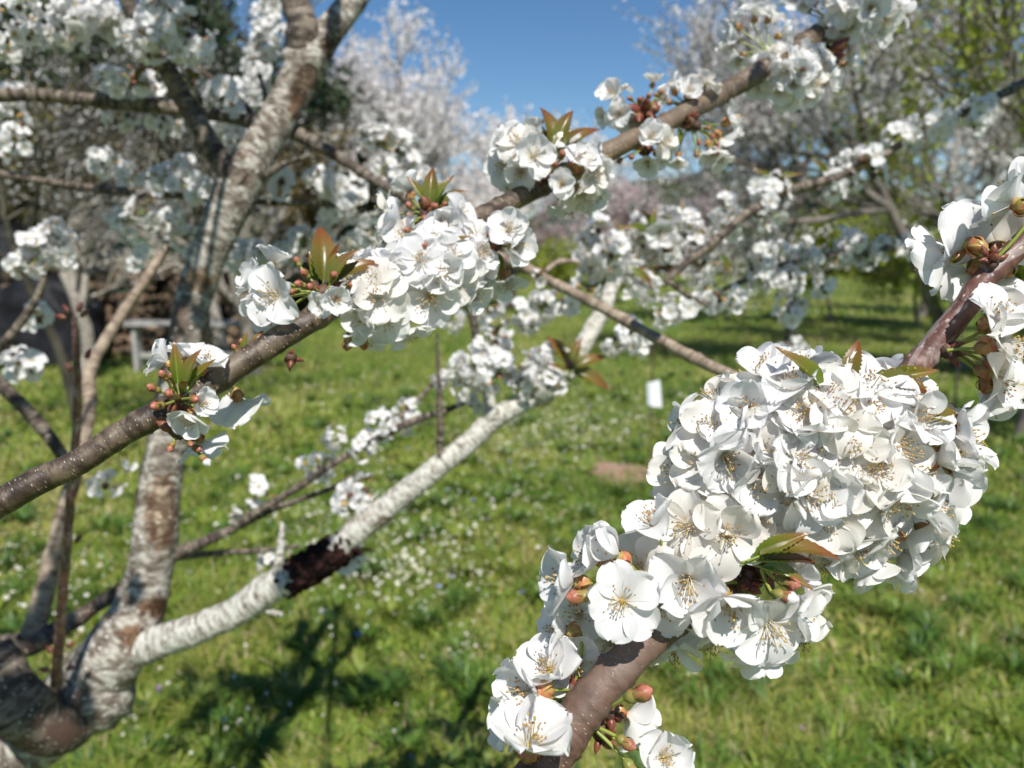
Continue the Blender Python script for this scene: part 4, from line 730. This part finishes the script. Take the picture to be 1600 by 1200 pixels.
# ================================================================== BACKGROUND TREES
def quads(mb, pts, size, g, mat=0, cols=None, flat=False, asp=1.0):
    n = len(pts); a = g.normal(size=(n, 3)); a /= np.linalg.norm(a, axis=1)[:, None]; b = g.normal(size=(n, 3)); b -= a * (a * b).sum(1)[:, None]; b /= np.linalg.norm(b, axis=1)[:, None]
    s = (size * g.uniform(.6, 1.3, n))[:, None]
    V = np.stack([pts - a * s * asp, pts + b * s * .55, pts + a * s * asp, pts - b * s * .55], 1).reshape(-1, 3)
    mb.add(V, np.arange(4 * n).reshape(-1, 4), mat, (1, 1, 1) if cols is None else np.repeat(cols, 4, 0))
def skeleton(seed, h, spread, trunk_h, levels=4, nl=5, up=.5, r0=.09, twig_len=.9, lean=(0, 0)):
    """returns list of (path, radii) and points sampled along the fine twigs"""
    g = np.random.default_rng(seed); segs = []; tw = []
    def grow(p, d, L, r, lev):
        n = 6; path = [p]; dd = d.copy()
        for i in range(n):
            dd = dd + g.normal(0, .12, 3) + np.array([0, 0, .06 * up]); dd /= np.linalg.norm(dd); path.append(path[-1] + dd * L / n)
        path = np.array(path); rr = np.linspace(r, r * .45, n + 1); segs.append((path, rr, lev))
        if lev >= levels - 1: tw.append(path)
        if lev < levels:
            k = nl if lev < levels - 1 else nl + 1
            for i in range(k):
                t = g.uniform(.25, 1) if lev > 0 else g.uniform(.7, 1); q = path[min(n, int(t * n))]
                a = g.uniform(0, 6.283); e = g.uniform(.35, .95)
                side = np.cross(dd, np.array([math.cos(a), math.sin(a), .1])); side /= np.linalg.norm(side) + 1e-9
                nd = dd * math.cos(e) + side * math.sin(e) * spread + np.array([0, 0, up * .35]); nd /= np.linalg.norm(nd)
                grow(q, nd, L * g.uniform(.55, .8), r * .5 * (1 if lev else 1.1), lev + 1)
    grow(np.zeros(3), np.array([lean[0], lean[1], 1.0]), trunk_h, r0, 0)
    zmax = max(s[0][:, 2].max() for s in segs); k = h / zmax
    return [(s[0] * k, s[1], s[2]) for s in segs], [t * k for t in tw]
BLOS_FAR = simple("far_blossom", [(0.3, (0.88, 0.84, 0.82)), (0.6, (0.95, 0.92, 0.90))], 3.0, rough=.8, spec=.1, tr=.5, usecol=True, coord="obj")
LEAF_FAR = simple("far_leaves", [(0.3, (0.22, 0.30, 0.035)), (0.65, (0.40, 0.44, 0.06))], 2.0, rough=.6, spec=.2, tr=.45, usecol=True, coord="obj")
EVER_FAR = simple("evergreen_leaves", [(0.3, (0.018, 0.035, 0.018)), (0.65, (0.05, 0.075, 0.03))], 2.0, rough=.6, spec=.2, tr=.1, usecol=True, coord="obj")
DRY_FAR = simple("dry_twigs", [(0.3, (0.09, 0.07, 0.035)), (0.65, (0.30, 0.25, 0.14))], 2.0, rough=.9, spec=.05, usecol=True, coord="obj")
def far_tree(name, loc, seed, h, label, cat, leaf_m, leafname, per=16, size=.035, spread=1.0, trunk_h=1.2, levels=4, nl=5, up=.5, r0=.09, jit=.07, tint=(1, 1, 1), tintv=.12, group=None, leafmin=0.0, bark_m=None, thick=.012, second=None, asp=1.0, lean=(0, 0)):
    segs, tw = skeleton(seed, h, spread, trunk_h, levels, nl, up, r0, lean=lean); g = np.random.default_rng(seed + 99)
    root = empty(name, loc, label, cat, group)
    mb = MB(); mt = MB()
    for p, r, lev in segs:
        if lev == 0: tube(mt, p, np.maximum(r, thick), 10, 0, rough=.08, freq=8, seed=seed)
        else: tube(mb, p, np.maximum(r, thick * (1 - .15 * lev)), 6 if lev < 3 else 3, 0, caps=False)
    bm_ = bark_m or BARK_FAR
    link("trunk", mt.mesh("trunk", [bm_]), root); link("limbs", mb.mesh("limbs", [bm_]), root)
    pts = []
    for t in tw:
        k = max(2, int(per * g.uniform(.5, 1.4))); f = g.uniform(0, len(t) - 1.001, k); i = f.astype(int); q = t[i] + (t[i + 1] - t[i]) * (f - i)[:, None]
        pts.append(q + g.normal(0, jit, q.shape))
    pts = np.concatenate(pts); pts = pts[pts[:, 2] > leafmin]
    if len(pts):
        cols = np.array(tint) * (1 + g.normal(0, tintv, (len(pts), 1))); mb = MB(); quads(mb, pts, size, g, 0, np.clip(cols, 0.05, 1.2), asp=asp)
        if second is not None:
            sel = pts[g.random(len(pts)) < second[1]] + g.normal(0, jit, 3); quads(mb, sel, size * 1.1, g, 1, None, asp=1.6)
        link(leafname, mb.mesh(leafname, [leaf_m] + ([second[0]] if second is not None else [])), root)
    return root
def gp(x, Y, z=0.0): v = RT * ((x - 800) / F); return Vector((Y * (x - 800) / F / math.cos(_p) * 1.0, Y, z))
DARKB = simple("dark_far_bark", [(0.35, (0.035, 0.03, 0.024)), (0.65, (0.11, 0.10, 0.07))], 3.0, rough=0.9, coord="obj")
FT = "white flowering trees along the far side of the orchard"
for (x, Y, sd_, h, per, sz, spr, up_, ln_, lab) in [
    (640, 15.5, 31, 6.4, 22, .034, 1.25, .45, (0, 0), "widest white flowering tree against the blue sky, right of the grey trunk"),
    (500, 17.5, 32, 6.6, 20, .036, 1.1, .6, (0, 0), "white flowering tree seen through the fork of the grey trunk"),
    (800, 19.5, 33, 5.0, 28, .036, 1.2, .4, (0, 0), "smaller white flowering tree whose crown edge meets the open blue sky"),
    (1500, 9.6, 34, 6.0, 20, .022, 1.45, .4, (-.75, .1), "large thinly flowering tree leaning left with dark spreading limbs on the right"),
    (1230, 14.0, 35, 6.4, 17, .028, 1.2, .5, (.15, 0), "upright flowering tree between the sky gap and the large right-hand tree"),
    (1640, 12.0, 36, 7.2, 20, .028, 1.2, .55, (-.1, 0), "tall flowering tree behind the green-leafed tree at the right edge"),
    (1430, 17.0, 38, 6.0, 20, .032, 1.3, .5, (0, 0), "flowering tree farthest back on the right, filling the space below the leaning limbs")]:
    far_tree("flowering_tree", gp(x, Y), sd_, h, lab, "tree", BLOS_FAR, "blossom", per, sz * 1.3, spr, 1.1, up=up_, jit=.035, group=FT, lean=ln_, r0=.1, tintv=.15, thick=.007)
for (x, Y, sd_, h, lab) in [(1600, 5.8, 37, 4.4, "fresh yellow-green leafing young tree at the right edge"), (1480, 10.5, 39, 5.2, "airy light green leafing tree rising among the right-hand blossom")]:
    far_tree("leafy_tree", gp(x, Y), sd_, h, lab, "tree", LEAF_FAR, "leaves", 7, .024 if Y < 8 else .036, 1.15, .9, levels=4, nl=5, up=.7, jit=.05, asp=1.6, r0=.05, group="young leafing trees on the right")
far_tree("flowering_tree", gp(120, 6.0), 41, 3.6, "slender tree with scattered small white flowers behind the upper left limbs", "tree", BLOS_FAR, "blossom", 4, .014, 1.3, 1.2, levels=4, nl=4, up=.5, jit=.02, r0=.05, thick=.006, bark_m=DARKB)
far_tree("flowering_tree", gp(330, 7.5), 42, 4.2, "slender flowering tree just behind the fork of the grey trunk", "tree", BLOS_FAR, "blossom", 5, .016, 1.3, 1.2, levels=4, nl=4, up=.5, jit=.025, r0=.05, thick=.007, bark_m=DARKB)
PK = "mauve blossoming trees beyond the meadow"
for i, (x, Y, h, lab) in enumerate([(960, 30, 4.6, "mauve blossoming tree just below the long diagonal branch"), (1085, 33, 4.3, "mauve blossoming tree in front of the dark hill"), (880, 36, 4.4, "mauve blossoming tree farthest back, at the edge of the blue sky")]):
    far_tree("blossoming_tree", gp(x, Y), 50 + i, h, lab, "tree", BLOS_FAR, "blossom", 30, .06, 1.6, .7, up=.25, jit=.16, tint=(.66, .56, .56), group=PK)
SH = "green shrubs along the end of the meadow"
for i, (x, Y, h, lab) in enumerate([(865, 19, 1.9, "dense green shrub left of the small hanging blossoms"), (960, 22, 1.5, "low green shrub below the mauve trees"), (1290, 16, 2.5, "yellow-green shrub under the upright flowering tree"), (1425, 15, 2.6, "bright green shrub beneath the leaning limbs of the large tree"), (1180, 24, 1.6, "low olive shrub in the middle of the far grass edge"), (1540, 9, 1.9, "leafy shrub near the right edge, behind the pink branch tip"), (745, 21, 1.6, "green shrub behind the middle of the long diagonal branch")]):
    far_tree("shrub", gp(x, Y), 70 + i, h, lab, "shrub", LEAF_FAR, "leaves", 8, .04, 1.6, .5, up=.3, jit=.1, r0=.04, tint=(.8, .85, .8) if i % 2 else (1, 1, 1), asp=1.5, group=SH)
# left: dark evergreens and bare trees
EV = "dark evergreen trees on the left"
for i, (x, Y, h, lab) in enumerate([(265, 15, 5.6, "tall dark evergreen with drooping boughs behind the upper left blossoms"), (80, 17, 6.0, "dark evergreen at the upper left corner")]):
    far_tree("evergreen_tree", gp(x, Y), 90 + i, h * 1.25, lab, "tree", EVER_FAR, "leaves", 22, .07, .9, 1.6, up=-.1, jit=.18, r0=.14, group=EV, asp=1.6)
BT = "bare spring trees at the left edge of the orchard"
for i, (x, Y, h, lab) in enumerate([(30, 12.5, 4.6, "bare lichen-covered tree nearest the left edge"), (160, 13.5, 4.3, "bare brown tree above the black tarpaulin heap"), (300, 16, 4.2, "bare olive-twigged tree left of the grey trunk"), (400, 15, 4.0, "bare tree seen between the trunk and its left limb"), (500, 19, 4.0, "bare tree behind the blossom right of the trunk"), (-60, 15, 5.0, "bare tree half cut off by the picture's left edge")]):
    far_tree("bare_tree", gp(x, Y), 110 + i, h, lab, "tree", DRY_FAR, "twig_tips", 9, .035, 1.1, 1.1, up=.4, jit=.12, tint=(.75, .85, .5) if i % 2 == 0 else (.7, .65, .5), tintv=.4, second=(BLOS_FAR, .14), bark_m=DARKB, group=BT, r0=.1, thick=.016, asp=1.8)
# brushwood bank closing the left background, and the hedge closing the meadow
def mass(name, x0, x1, Y, hfun, n, size, m, seed, label, depth=2.5, asp=1.5, tint=None):
    g = np.random.default_rng(seed); px = g.uniform(x0, x1, n); Yy = Y + g.uniform(0, depth, n); X_ = Yy * (px - 800) / F
    H = hfun(px) * (0.75 + .25 * np.sin(px * .045 + seed) * np.sin(px * .013 + 2)); z = H * g.random(n) ** .8
    mb = MB(); pts = np.stack([X_, Yy, z], 1); c = np.clip(1 + g.normal(0, .35, (n, 1)), .3, 1.6) * (np.array([[1, 1, 1]]) if tint is None else np.array(tint)[g.integers(0, len(tint), n)])
    quads(mb, pts, size, g, 0, c, asp=asp); o = link(name, mb.mesh(name, [m])); return tag(o, label, None, kind="stuff")
mass("undergrowth", -120, 520, 18, lambda x: 4.4 - 2.6 * np.clip((x - 330) / 150, 0, 1), 26000, .14, DRY_FAR, 5, "tangle of brown and olive brushwood behind the left garden", 4, tint=[(.8, .75, .7), (.45, .6, .3), (.2, .28, .2), (1.2, 1.05, .9), (.25, .32, .28), (.35, .5, .25)])
mass("undergrowth", 420, 1750, 44, lambda x: 2.2 + 0 * x, 14000, .25, DRY_FAR, 6, "brown hedgerow growth along the far end of the meadow", 5, tint=[(.8, .75, .7), (.6, .8, .45), (1, .8, .8)])

# left garden clutter: stone and firewood heap, black tarpaulin heaps, white bench, small trees
def heap(name, x, Y, wdt, hgt, dep, m, seed, label, cat, rough=.25):
    root_loc = gp(x, Y); mb = MB(); g = np.random.default_rng(seed); nu, nv = 40, 22
    th = np.linspace(0, 2 * math.pi, nu); ph = np.linspace(0, math.pi / 2, nv)
    T, Ph = np.meshgrid(th, ph, indexing='ij'); f = 1 + rough * (np.sin(3 * T + seed) * .4 + np.sin(7 * T + 5 * Ph) * .25 + np.sin(11 * Ph + 4 * T) * .2) * np.sin(Ph * 2)
    X_ = wdt / 2 * np.sign(np.cos(T)) * np.abs(np.cos(T)) ** .5 * np.cos(Ph) ** .35 * f; Y_ = dep / 2 * np.sign(np.sin(T)) * np.abs(np.sin(T)) ** .5 * np.cos(Ph) ** .35 * f; Z_ = hgt * np.sin(Ph) ** .7 * (1 + .1 * np.sin(4 * X_ + seed))
    mb.add(np.stack([X_, Y_, Z_], 2).reshape(-1, 3), grid_faces(nu, nv)); o = link(name, mb.mesh(name, [m])); o.location = root_loc; return tag(o, label, cat)
TARP = simple("black_plastic", [(0.35, (0.004, 0.0045, 0.006)), (0.7, (0.02, 0.02, 0.024))], 4, rough=.6, spec=.2, coord="obj", bmp=.6, bd=.05)
GTARP = simple("green_plastic", [(0.3, (0.02, 0.09, 0.05)), (0.7, (0.04, 0.15, 0.08))], 3, rough=.5, spec=.4, coord="obj", bmp=.6, bd=.05)
heap("tarp_heap", 75, 10.2, 1.5, 1.05, .8, TARP, 1, "low black plastic sheet heap at the meadow's left edge", "tarp heap")
heap("tarp_heap", 10, 12.0, 1.9, 1.95, 1.0, TARP, 2, "tall heap under a black plastic sheet at the far left", "tarp heap")
heap("tarp_heap", 195, 14.0, 1.9, 2.0, .9, GTARP, 3, "heap under a green plastic sheet behind the firewood", "tarp heap")
lp = empty("firewood_pile", gp(215, 11.2), "long heap of brown split firewood and stones behind the white bench", "firewood pile")
WOODC = simple("split_wood", [(0.3, (0.06, 0.04, 0.026)), (0.65, (0.26, 0.19, 0.13))], 4, rough=.9, coord="obj", usecol=True)
g = np.random.default_rng(4)
for row in range(9):
    mb = MB()
    for i in range(26):
        z = .07 + row * .15; x = -1.6 + i * .135 + g.normal(0, .03) + row * .02
        r = g.uniform(.05, .09); dy = g.uniform(-.15, .1); tilt = g.normal(0, .07); cc = g.uniform(.25, 1.4)
        tube(mb, [(x, -.4 + dy, z + g.normal(0, .015)), (x + tilt, 0, z), (x + 2 * tilt, .3, z)], [r, r * 1.05, r], 7, 0, (cc, cc * .97, cc * .93), rough=.1, seed=i + row * 31)
    link("log_row", mb.mesh("log_row", [WOODC]), lp)
bn = empty("garden_bench", gp(318, 9.4), "long low white-grey plank bench on posts behind the trunk", "bench")
WP = simple("weathered_white", [(0.3, (0.26, 0.25, 0.235)), (0.7, (0.42, 0.41, 0.39))], 14, rough=.8, coord="obj")
def box(mb, c, s, mat=0, rz=0.0, bev=.0):
    c = np.array(c); s = np.array(s) / 2; v = np.array([[x, y, z] for x in (-1, 1) for y in (-1, 1) for z in (-1, 1)], float) * s
    ca, sa = math.cos(rz), math.sin(rz); v = np.stack([v[:, 0] * ca - v[:, 1] * sa, v[:, 0] * sa + v[:, 1] * ca, v[:, 2]], 1) + c
    mb.add(v, [[0, 1, 3, 2], [4, 6, 7, 5], [0, 4, 5, 1], [2, 3, 7, 6], [0, 2, 6, 4], [1, 5, 7, 3]], mat)
mb = MB(); box(mb, (0, 0, .60), (1.85, .26, .05)); link("seat", mb.mesh("seat", [WP], smooth=False), bn)
for x in (-.78, -.1, .6):
    mb = MB(); box(mb, (x, 0, .2865), (.05, .16, .573)); link("leg", mb.mesh("leg", [WP], smooth=False), bn)
mb = MB(); box(mb, (0, .02, .2), (1.6, .05, .06)); link("stretcher", mb.mesh("stretcher", [WP], smooth=False), bn)
for i, (x, Y, h, lab) in enumerate([(140, 8.6, 2.9, "small lichen-grey tree in front of the firewood heap"), (352, 9.8, 3.0, "small leaning tree behind the bench, left of its pair"), (398, 9.2, 2.8, "small pale-trunked tree standing before the bench")]):
    far_tree("young_tree", gp(x, Y), 140 + i, h, lab, "tree", BLOS_FAR, "blossom", 5, .018, 1.1, 1.3, up=.4, jit=.04, r0=.095, group="young trees beside the garden bench", bark_m=BARK_TRUNK, levels=3, thick=.01)

# white card on a rod, its mulch patch, a second bare stake
sb = G(1013, 748); sg = empty("marker_sign", sb, "small blank white card on a thin brown rod standing in the meadow", "sign")
kz = (P(0, 0, 1) - CAMP).length
up_px = lambda y: PY(1013, y, sb.y).z
RUST = simple("rusty_rod", [(0.3, (0.06, 0.035, 0.025)), (0.7, (0.14, 0.08, 0.05))], 30, coord="obj", rough=.8)
mb = MB(); tube(mb, [(0, 0, -.05), (0.005, 0, .6), (-.004, 0, up_px(520))], [.006, .006, .005], 8, rough=.05); link("rod", mb.mesh("rod", [RUST]), sg)
zt, zb = up_px(594), up_px(636); mb = MB(); wC = 0.055
a_ = np.array([[-.028, .012, zt - .02], [.0, -.006, zt - .01], [.0, -.006, zb + .005], [-.022, .012, zb + .02], [.052, -.012, zt + .004], [.072, -.012, zb - .0]])
for dy in (0, .002):
    mb.add(a_ + np.array([0, dy, 0]), [[0, 3, 2, 1]] if dy == 0 else [[0, 1, 2, 3]]); mb.add(a_ + np.array([0, dy, 0]), [[1, 2, 5, 4]] if dy == 0 else [[1, 4, 5, 2]])
link("card", mb.mesh("card", [simple("white_card", [(0.3, (0.8, 0.8, 0.82)), (0.7, (0.84, 0.84, 0.85))], 5, rough=.4, coord="obj")], smooth=False), sg)
sk = G(1490, 640); mb = MB(); tube(mb, [(0, 0, -.05), (0.004, 0, .5), (0, 0, 1.05)], [.011, .011, .01], 8, rough=.05)
so = link("wooden_stake", mb.mesh("wooden_stake", [BARK_TAN])); so.location = sk; tag(so, "bare thin wooden stake standing in the grass behind the right-hand blossom group", "stake")
mc = G(975, 742); mb = MB(); nr, na = 8, 40
for_r = np.linspace(0, 1, nr)[:, None]; an = np.linspace(0, 2 * math.pi, na)[None]; rr = .27 * (1 + .15 * np.sin(3 * an + 1) + .08 * np.sin(7 * an)) * for_r
g = np.random.default_rng(2); z = .022 * (1 - for_r ** 2) * (1 + .4 * g.normal(size=(nr, na))) + .004
z[:, -1] = z[:, 0]
mb.add(np.stack([rr * np.cos(an) * .85, rr * np.sin(an) * 1.1, z], 2).reshape(-1, 3), grid_faces(nr, na))
mo = link("mulch", mb.mesh("mulch", [simple("mulch_earth", [(0.3, (0.24, 0.13, 0.09)), (0.7, (0.44, 0.29, 0.22))], 40, rough=1, coord="obj", bmp=.8, bd=.02)])); mo.location = mc; tag(mo, "pinkish brown bare mulch patch at the foot of the rod", kind="stuff")

# ================================================================== MEADOW
def field(X, Y, s):
    g = np.random.default_rng(s); o = 0
    for k in range(7):
        a = g.uniform(0, 6.28); fr = g.uniform(.4, 3.2); o = o + np.sin(fr * (X * math.cos(a) + Y * math.sin(a)) + g.uniform(0, 6.28) + 1.3 * np.sin(.7 * fr * (Y * math.cos(a) - X * math.sin(a))))
    return o / 7 * 1.6
def blades(name, n, y0, y1, wid, hgt, seed, label, seg=3, broad=False, powr=1.0):
    g = np.random.default_rng(seed); Y = y0 + (y1 - y0) * g.random(n) ** powr; X = (Y + .5) * g.uniform(-.88, .88, n)
    dens = field(X * 1.4, Y * 1.4, 3); keep = g.random(n) < np.clip(.85 + .5 * dens, .55, 1); X, Y = X[keep], Y[keep]; n = len(X)
    fine = field(X * 6, Y * 6, 9); lf = field(X, Y, 5); tall = np.clip(1 + .55 * field(X * 2.2, Y * 2.2, 21) + .3 * fine, .35, 2.2)
    if broad: H = hgt * g.uniform(.6, 1.2, n) * tall ** .5; W = wid * g.uniform(.7, 1.3, n)
    else: H = hgt * g.uniform(.45, 1.3, n) * tall; W = wid * g.uniform(.6, 1.3, n)
    an = g.uniform(0, 6.283, n); dx, dy = np.cos(an), np.sin(an); bend = g.uniform(.2, 1.7, n) * H; z0 = gz(X, Y) - .02
    t = np.linspace(0, 1, seg + 1)[None]; ws = (W[:, None] / 2) * ((1 - t ** 2) * .95 + .05 if not broad else np.sin(np.pi * (t * .86 + .07)) * .95)
    cx = X[:, None] + dx[:, None] * bend[:, None] * t ** 1.8; cy = Y[:, None] + dy[:, None] * bend[:, None] * t ** 1.8; cz = z0[:, None] + H[:, None] * (t - .25 * t ** 2.5)
    V = np.stack([np.stack([cx - dy[:, None] * ws, cy + dx[:, None] * ws, cz], 2), np.stack([cx + dy[:, None] * ws, cy - dx[:, None] * ws, cz], 2)], 2)   # n, seg+1, 2, 3
    k = (np.arange(n) * (seg + 1) * 2)[:, None] + (np.arange(seg) * 2)[None]; Fq = np.stack([k, k + 1, k + 3, k + 2], 2).reshape(-1, 4)
    pal = np.array([(.085, .16, .022), (.16, .262, .032), (.265, .335, .05), (.42, .38, .10), (.54, .44, .25)])
    idx = np.clip((1.5 + lf * 1.45 + fine * .55 + g.normal(0, .85, n)) , 0, 3.99); straw = g.random(n) < .06; idx[straw] = 3.99
    i = idx.astype(int); f = (idx - i)[:, None]; C = pal[i] * (1 - f) + pal[np.minimum(i + 1, 4)] * f
    mb = MB(); mb.add(V.reshape(-1, 3), Fq, 0, np.repeat(C, (seg + 1) * 2, 0)); o = link(name, mb.mesh(name, [GRASS])); return tag(o, label, kind="stuff")
m_, t_, b_ = mat("grass_blades"); ca = attr(t_, "col").outputs['Color']; t_.links.new(ca, b_.inputs['Base Color']); b_.inputs['Roughness'].default_value = .45; b_.inputs['Specular IOR Level'].default_value = .35; translucent(t_, b_, ca, .35); GRASS = m_
blades("grass", 110000, 1.55, 5.2, .0052, .075, 1, "green meadow grass of the near ground", powr=1.15)
blades("grass", 110000, 5.2, 15, .010, .085, 2, "green meadow grass of the middle ground", seg=2, powr=1.1)
blades("grass", 90000, 15, 50, .028, .11, 3, "green meadow grass of the far ground", seg=2)
blades("weeds", 70000, 1.55, 7.5, .020, .045, 4, "broad-leaved weeds low in the grass", broad=True)

# rank tufts of long blades
g = np.random.default_rng(8); nt_ = 750; ty = 1.65 + 7.5 * g.random(nt_) ** 1.3; txx = ty * g.uniform(-.75, .75, nt_); mb = MB()
for X0, Y0 in zip(txx, ty):
    n = int(g.integers(22, 60)); an = g.uniform(0, 6.28, n); r0_ = g.uniform(0, .035, n); L = g.uniform(.07, .17, n); W = g.uniform(.003, .006, n) * 1.2; ln = g.uniform(.3, 1.0, n) * L; t = np.linspace(0, 1, 5)[None]
    dx, dy = np.cos(an)[:, None], np.sin(an)[:, None]; cx = X0 + dx * (r0_[:, None] + ln[:, None] * t ** 1.7); cy = Y0 + dy * (r0_[:, None] + ln[:, None] * t ** 1.7); cz = gz(X0, Y0) - .02 + L[:, None] * (t - .35 * t ** 2.4); ws = W[:, None] * (1 - t ** 1.6 * .95)
    V = np.stack([np.stack([cx - dy * ws, cy + dx * ws, cz], 2), np.stack([cx + dy * ws, cy - dx * ws, cz], 2)], 2); k = (np.arange(n) * 10)[:, None] + (np.arange(4) * 2)[None]
    b0 = np.array([(.065, .135, .02), (.12, .21, .03), (.22, .28, .04), (.08, .16, .035)][g.integers(4)]); C = b0 * (1 + g.normal(0, .18, (n, 1)))
    mb.add(V.reshape(-1, 3), np.stack([k, k + 1, k + 3, k + 2], 2).reshape(-1, 4), 0, np.repeat(np.clip(C, .01, 1), 10, 0))
o = link("grass_tufts", mb.mesh("grass_tufts", [GRASS])); tag(o, "darker rank tufts of long grass", kind="stuff")

# daisies: each one a thing (heads turned up, on a stem)
WPET = simple("daisy_white", [(0.3, (0.78, 0.76, 0.70)), (0.7, (0.86, 0.85, 0.80))], 30, rough=.7, coord="obj", tr=.3)
YEL = simple("daisy_yellow", [(0.3, (0.62, 0.46, 0.06)), (0.7, (0.70, 0.58, 0.12))], 30, rough=.8, coord="obj")
BLU = simple("speedwell_blue", [(0.3, (0.12, 0.16, 0.55)), (0.7, (0.2, 0.26, 0.7))], 30, rough=.7, coord="obj", tr=.2)
LIL = simple("lilac_petal", [(0.3, (0.34, 0.14, 0.42)), (0.7, (0.42, 0.2, 0.5))], 30, rough=.7, coord="obj", tr=.2)
def small_flower(seed, r, h, npet, cen):
    g = np.random.default_rng(seed); mb = MB(); tp = np.array([g.normal(0, .008), g.normal(0, .008) - .008, h]); nrm = Vector((g.normal(0, .35), -.35 + g.normal(0, .2), 1)).normalized()
    tube(mb, [(0, 0, -.03), (tp[0] * .4, tp[1] * .3, h * .6), tp], [.0009, .0008, .0008], 4, 2, caps=False)
    M_ = orient(Vector(tp), nrm, g.uniform(0, 6)); hd = MB()
    for k in range(npet):
        a = k * 2 * math.pi / npet; w_ = math.pi / npet * .92; zz = r * g.uniform(-.1, .25)
        hd.add([(.15 * r * math.cos(a), .15 * r * math.sin(a), .0006), (.8 * r * math.cos(a - w_), .8 * r * math.sin(a - w_), zz * .8), (r * math.cos(a), r * math.sin(a), zz), (.8 * r * math.cos(a + w_), .8 * r * math.sin(a + w_), zz * .8)], [[0, 1, 2, 3]], 0)
    knob(hd, (0, 0, .001), r * cen, 1, stretch=(1, 1, .55), n=5); mb.merge(hd, M_); return mb
DA = [small_flower(i, .0095 if i < 4 else .012, hh, 11, .34).mesh("daisy", [WPET, YEL, STALK]) for i, hh in enumerate((.09, .11, .13, .10, .12, .14))]
BL = [small_flower(20 + i, .009, .09, 5, .2).mesh("speedwell", [BLU, YEL, STALK]) for i in range(2)]
LI = [small_flower(30 + i, .010, .08, 5, .2).mesh("lilac_flower", [LIL, YEL, STALK]) for i in range(2)]
g = np.random.default_rng(77)
DP = [(640, 885, 55, 32, 42), (590, 830, 90, 50, 34), (470, 800, 60, 25, 16), (700, 800, 90, 60, 26), (880, 655, 75, 22, 60), (980, 640, 70, 25, 36), (760, 640, 90, 30, 14), (560, 600, 60, 16, 14), (480, 590, 60, 12, 10), (60, 880, 60, 50, 16), (150, 920, 60, 40, 12),
      (430, 830, 60, 40, 8), (760, 740, 90, 40, 14), (310, 800, 60, 60, 6), (730, 1010, 20, 8, 3), (1080, 1040, 8, 4, 1), (890, 790, 40, 10, 5), (200, 760, 90, 40, 6), (600, 720, 120, 40, 10), (1530, 880, 90, 60, 4), (450, 1080, 60, 40, 2), (210, 1100, 6, 4, 1), (820, 720, 60, 25, 10)]
n_d = 0
for cx, cy, sx, sy, n in DP:
    for _ in range(n):
        x, y = g.normal(cx, sx), max(560, g.normal(cy, sy)); p = G(x, y, .1); n_d += 1
        if n_d > 298 or p.y > 14: continue
        o = link("daisy", DA[g.integers(len(DA))]); o.location = (p.x, p.y, gz(p.x, p.y) - .02); o.rotation_euler.z = g.normal(0, .5); s_ = g.uniform(.7, 1.25) * (1.2 if p.y > 5 else 1); o.scale = (s_, s_, s_)
        tag(o, "small white daisy-like meadow flower standing in the green grass", "meadow flower", "white meadow flowers dotted over the grass")
n_x = 2600; mb = MB(); dsrc = DP + [(930, 645, 110, 26, 130), (500, 700, 260, 90, 60), (250, 900, 200, 120, 30), (1300, 760, 200, 120, 20)]; wts = np.array([q_[4] for q_ in dsrc], float); ch = g.choice(len(dsrc), n_x, p=wts / wts.sum())
SMALL = [small_flower(60 + i, .0048, .07 + .015 * i, 7, .3) for i in range(3)]
for c_ in ch:
    cx, cy, sx, sy, _n = dsrc[c_]; x, y = g.normal(cx, sx * 1.25), max(545, g.normal(cy, sy * 1.25)); p = G(x, y, .09)
    if p.y < 14: mb.merge(SMALL[g.integers(3)], Matrix.Translation((p.x, p.y, gz(p.x, p.y) - .02)) @ Matrix.Rotation(g.normal(0, .6), 4, 'Z') @ Matrix.Scale(g.uniform(.7, 1.4), 4))
o = link("white_ground_flowers", mb.mesh("white_ground_flowers", [WPET, YEL, STALK])); tag(o, "haze of minute white flowers in the grass", kind="stuff")
for cx, cy in [(686, 915), (705, 900), (815, 925), (797, 720), (700, 765), (640, 700), (430, 880), (420, 600), (900, 700), (800, 690), (560, 990), (348, 1125), (890, 1040), (740, 780), (500, 830), (90, 1180)]:
    p = G(cx, cy, .09); o = link("blue_flower", BL[g.integers(2)]); o.location = (p.x, p.y, -.02); o.scale = (1.2,) * 3; tag(o, "tiny blue meadow flower low in the grass", "meadow flower", "blue meadow flowers")
for cx, cy in [(180, 1100), (250, 1060), (645, 1165), (685, 1190), (780, 1130), (1255, 1120), (985, 1150)]:
    p = G(cx, cy, .09); o = link("lilac_flower", LI[g.integers(2)]); o.location = (p.x, p.y, -.02); tag(o, "tiny lilac meadow flower low in the grass", "meadow flower", "lilac meadow flowers")
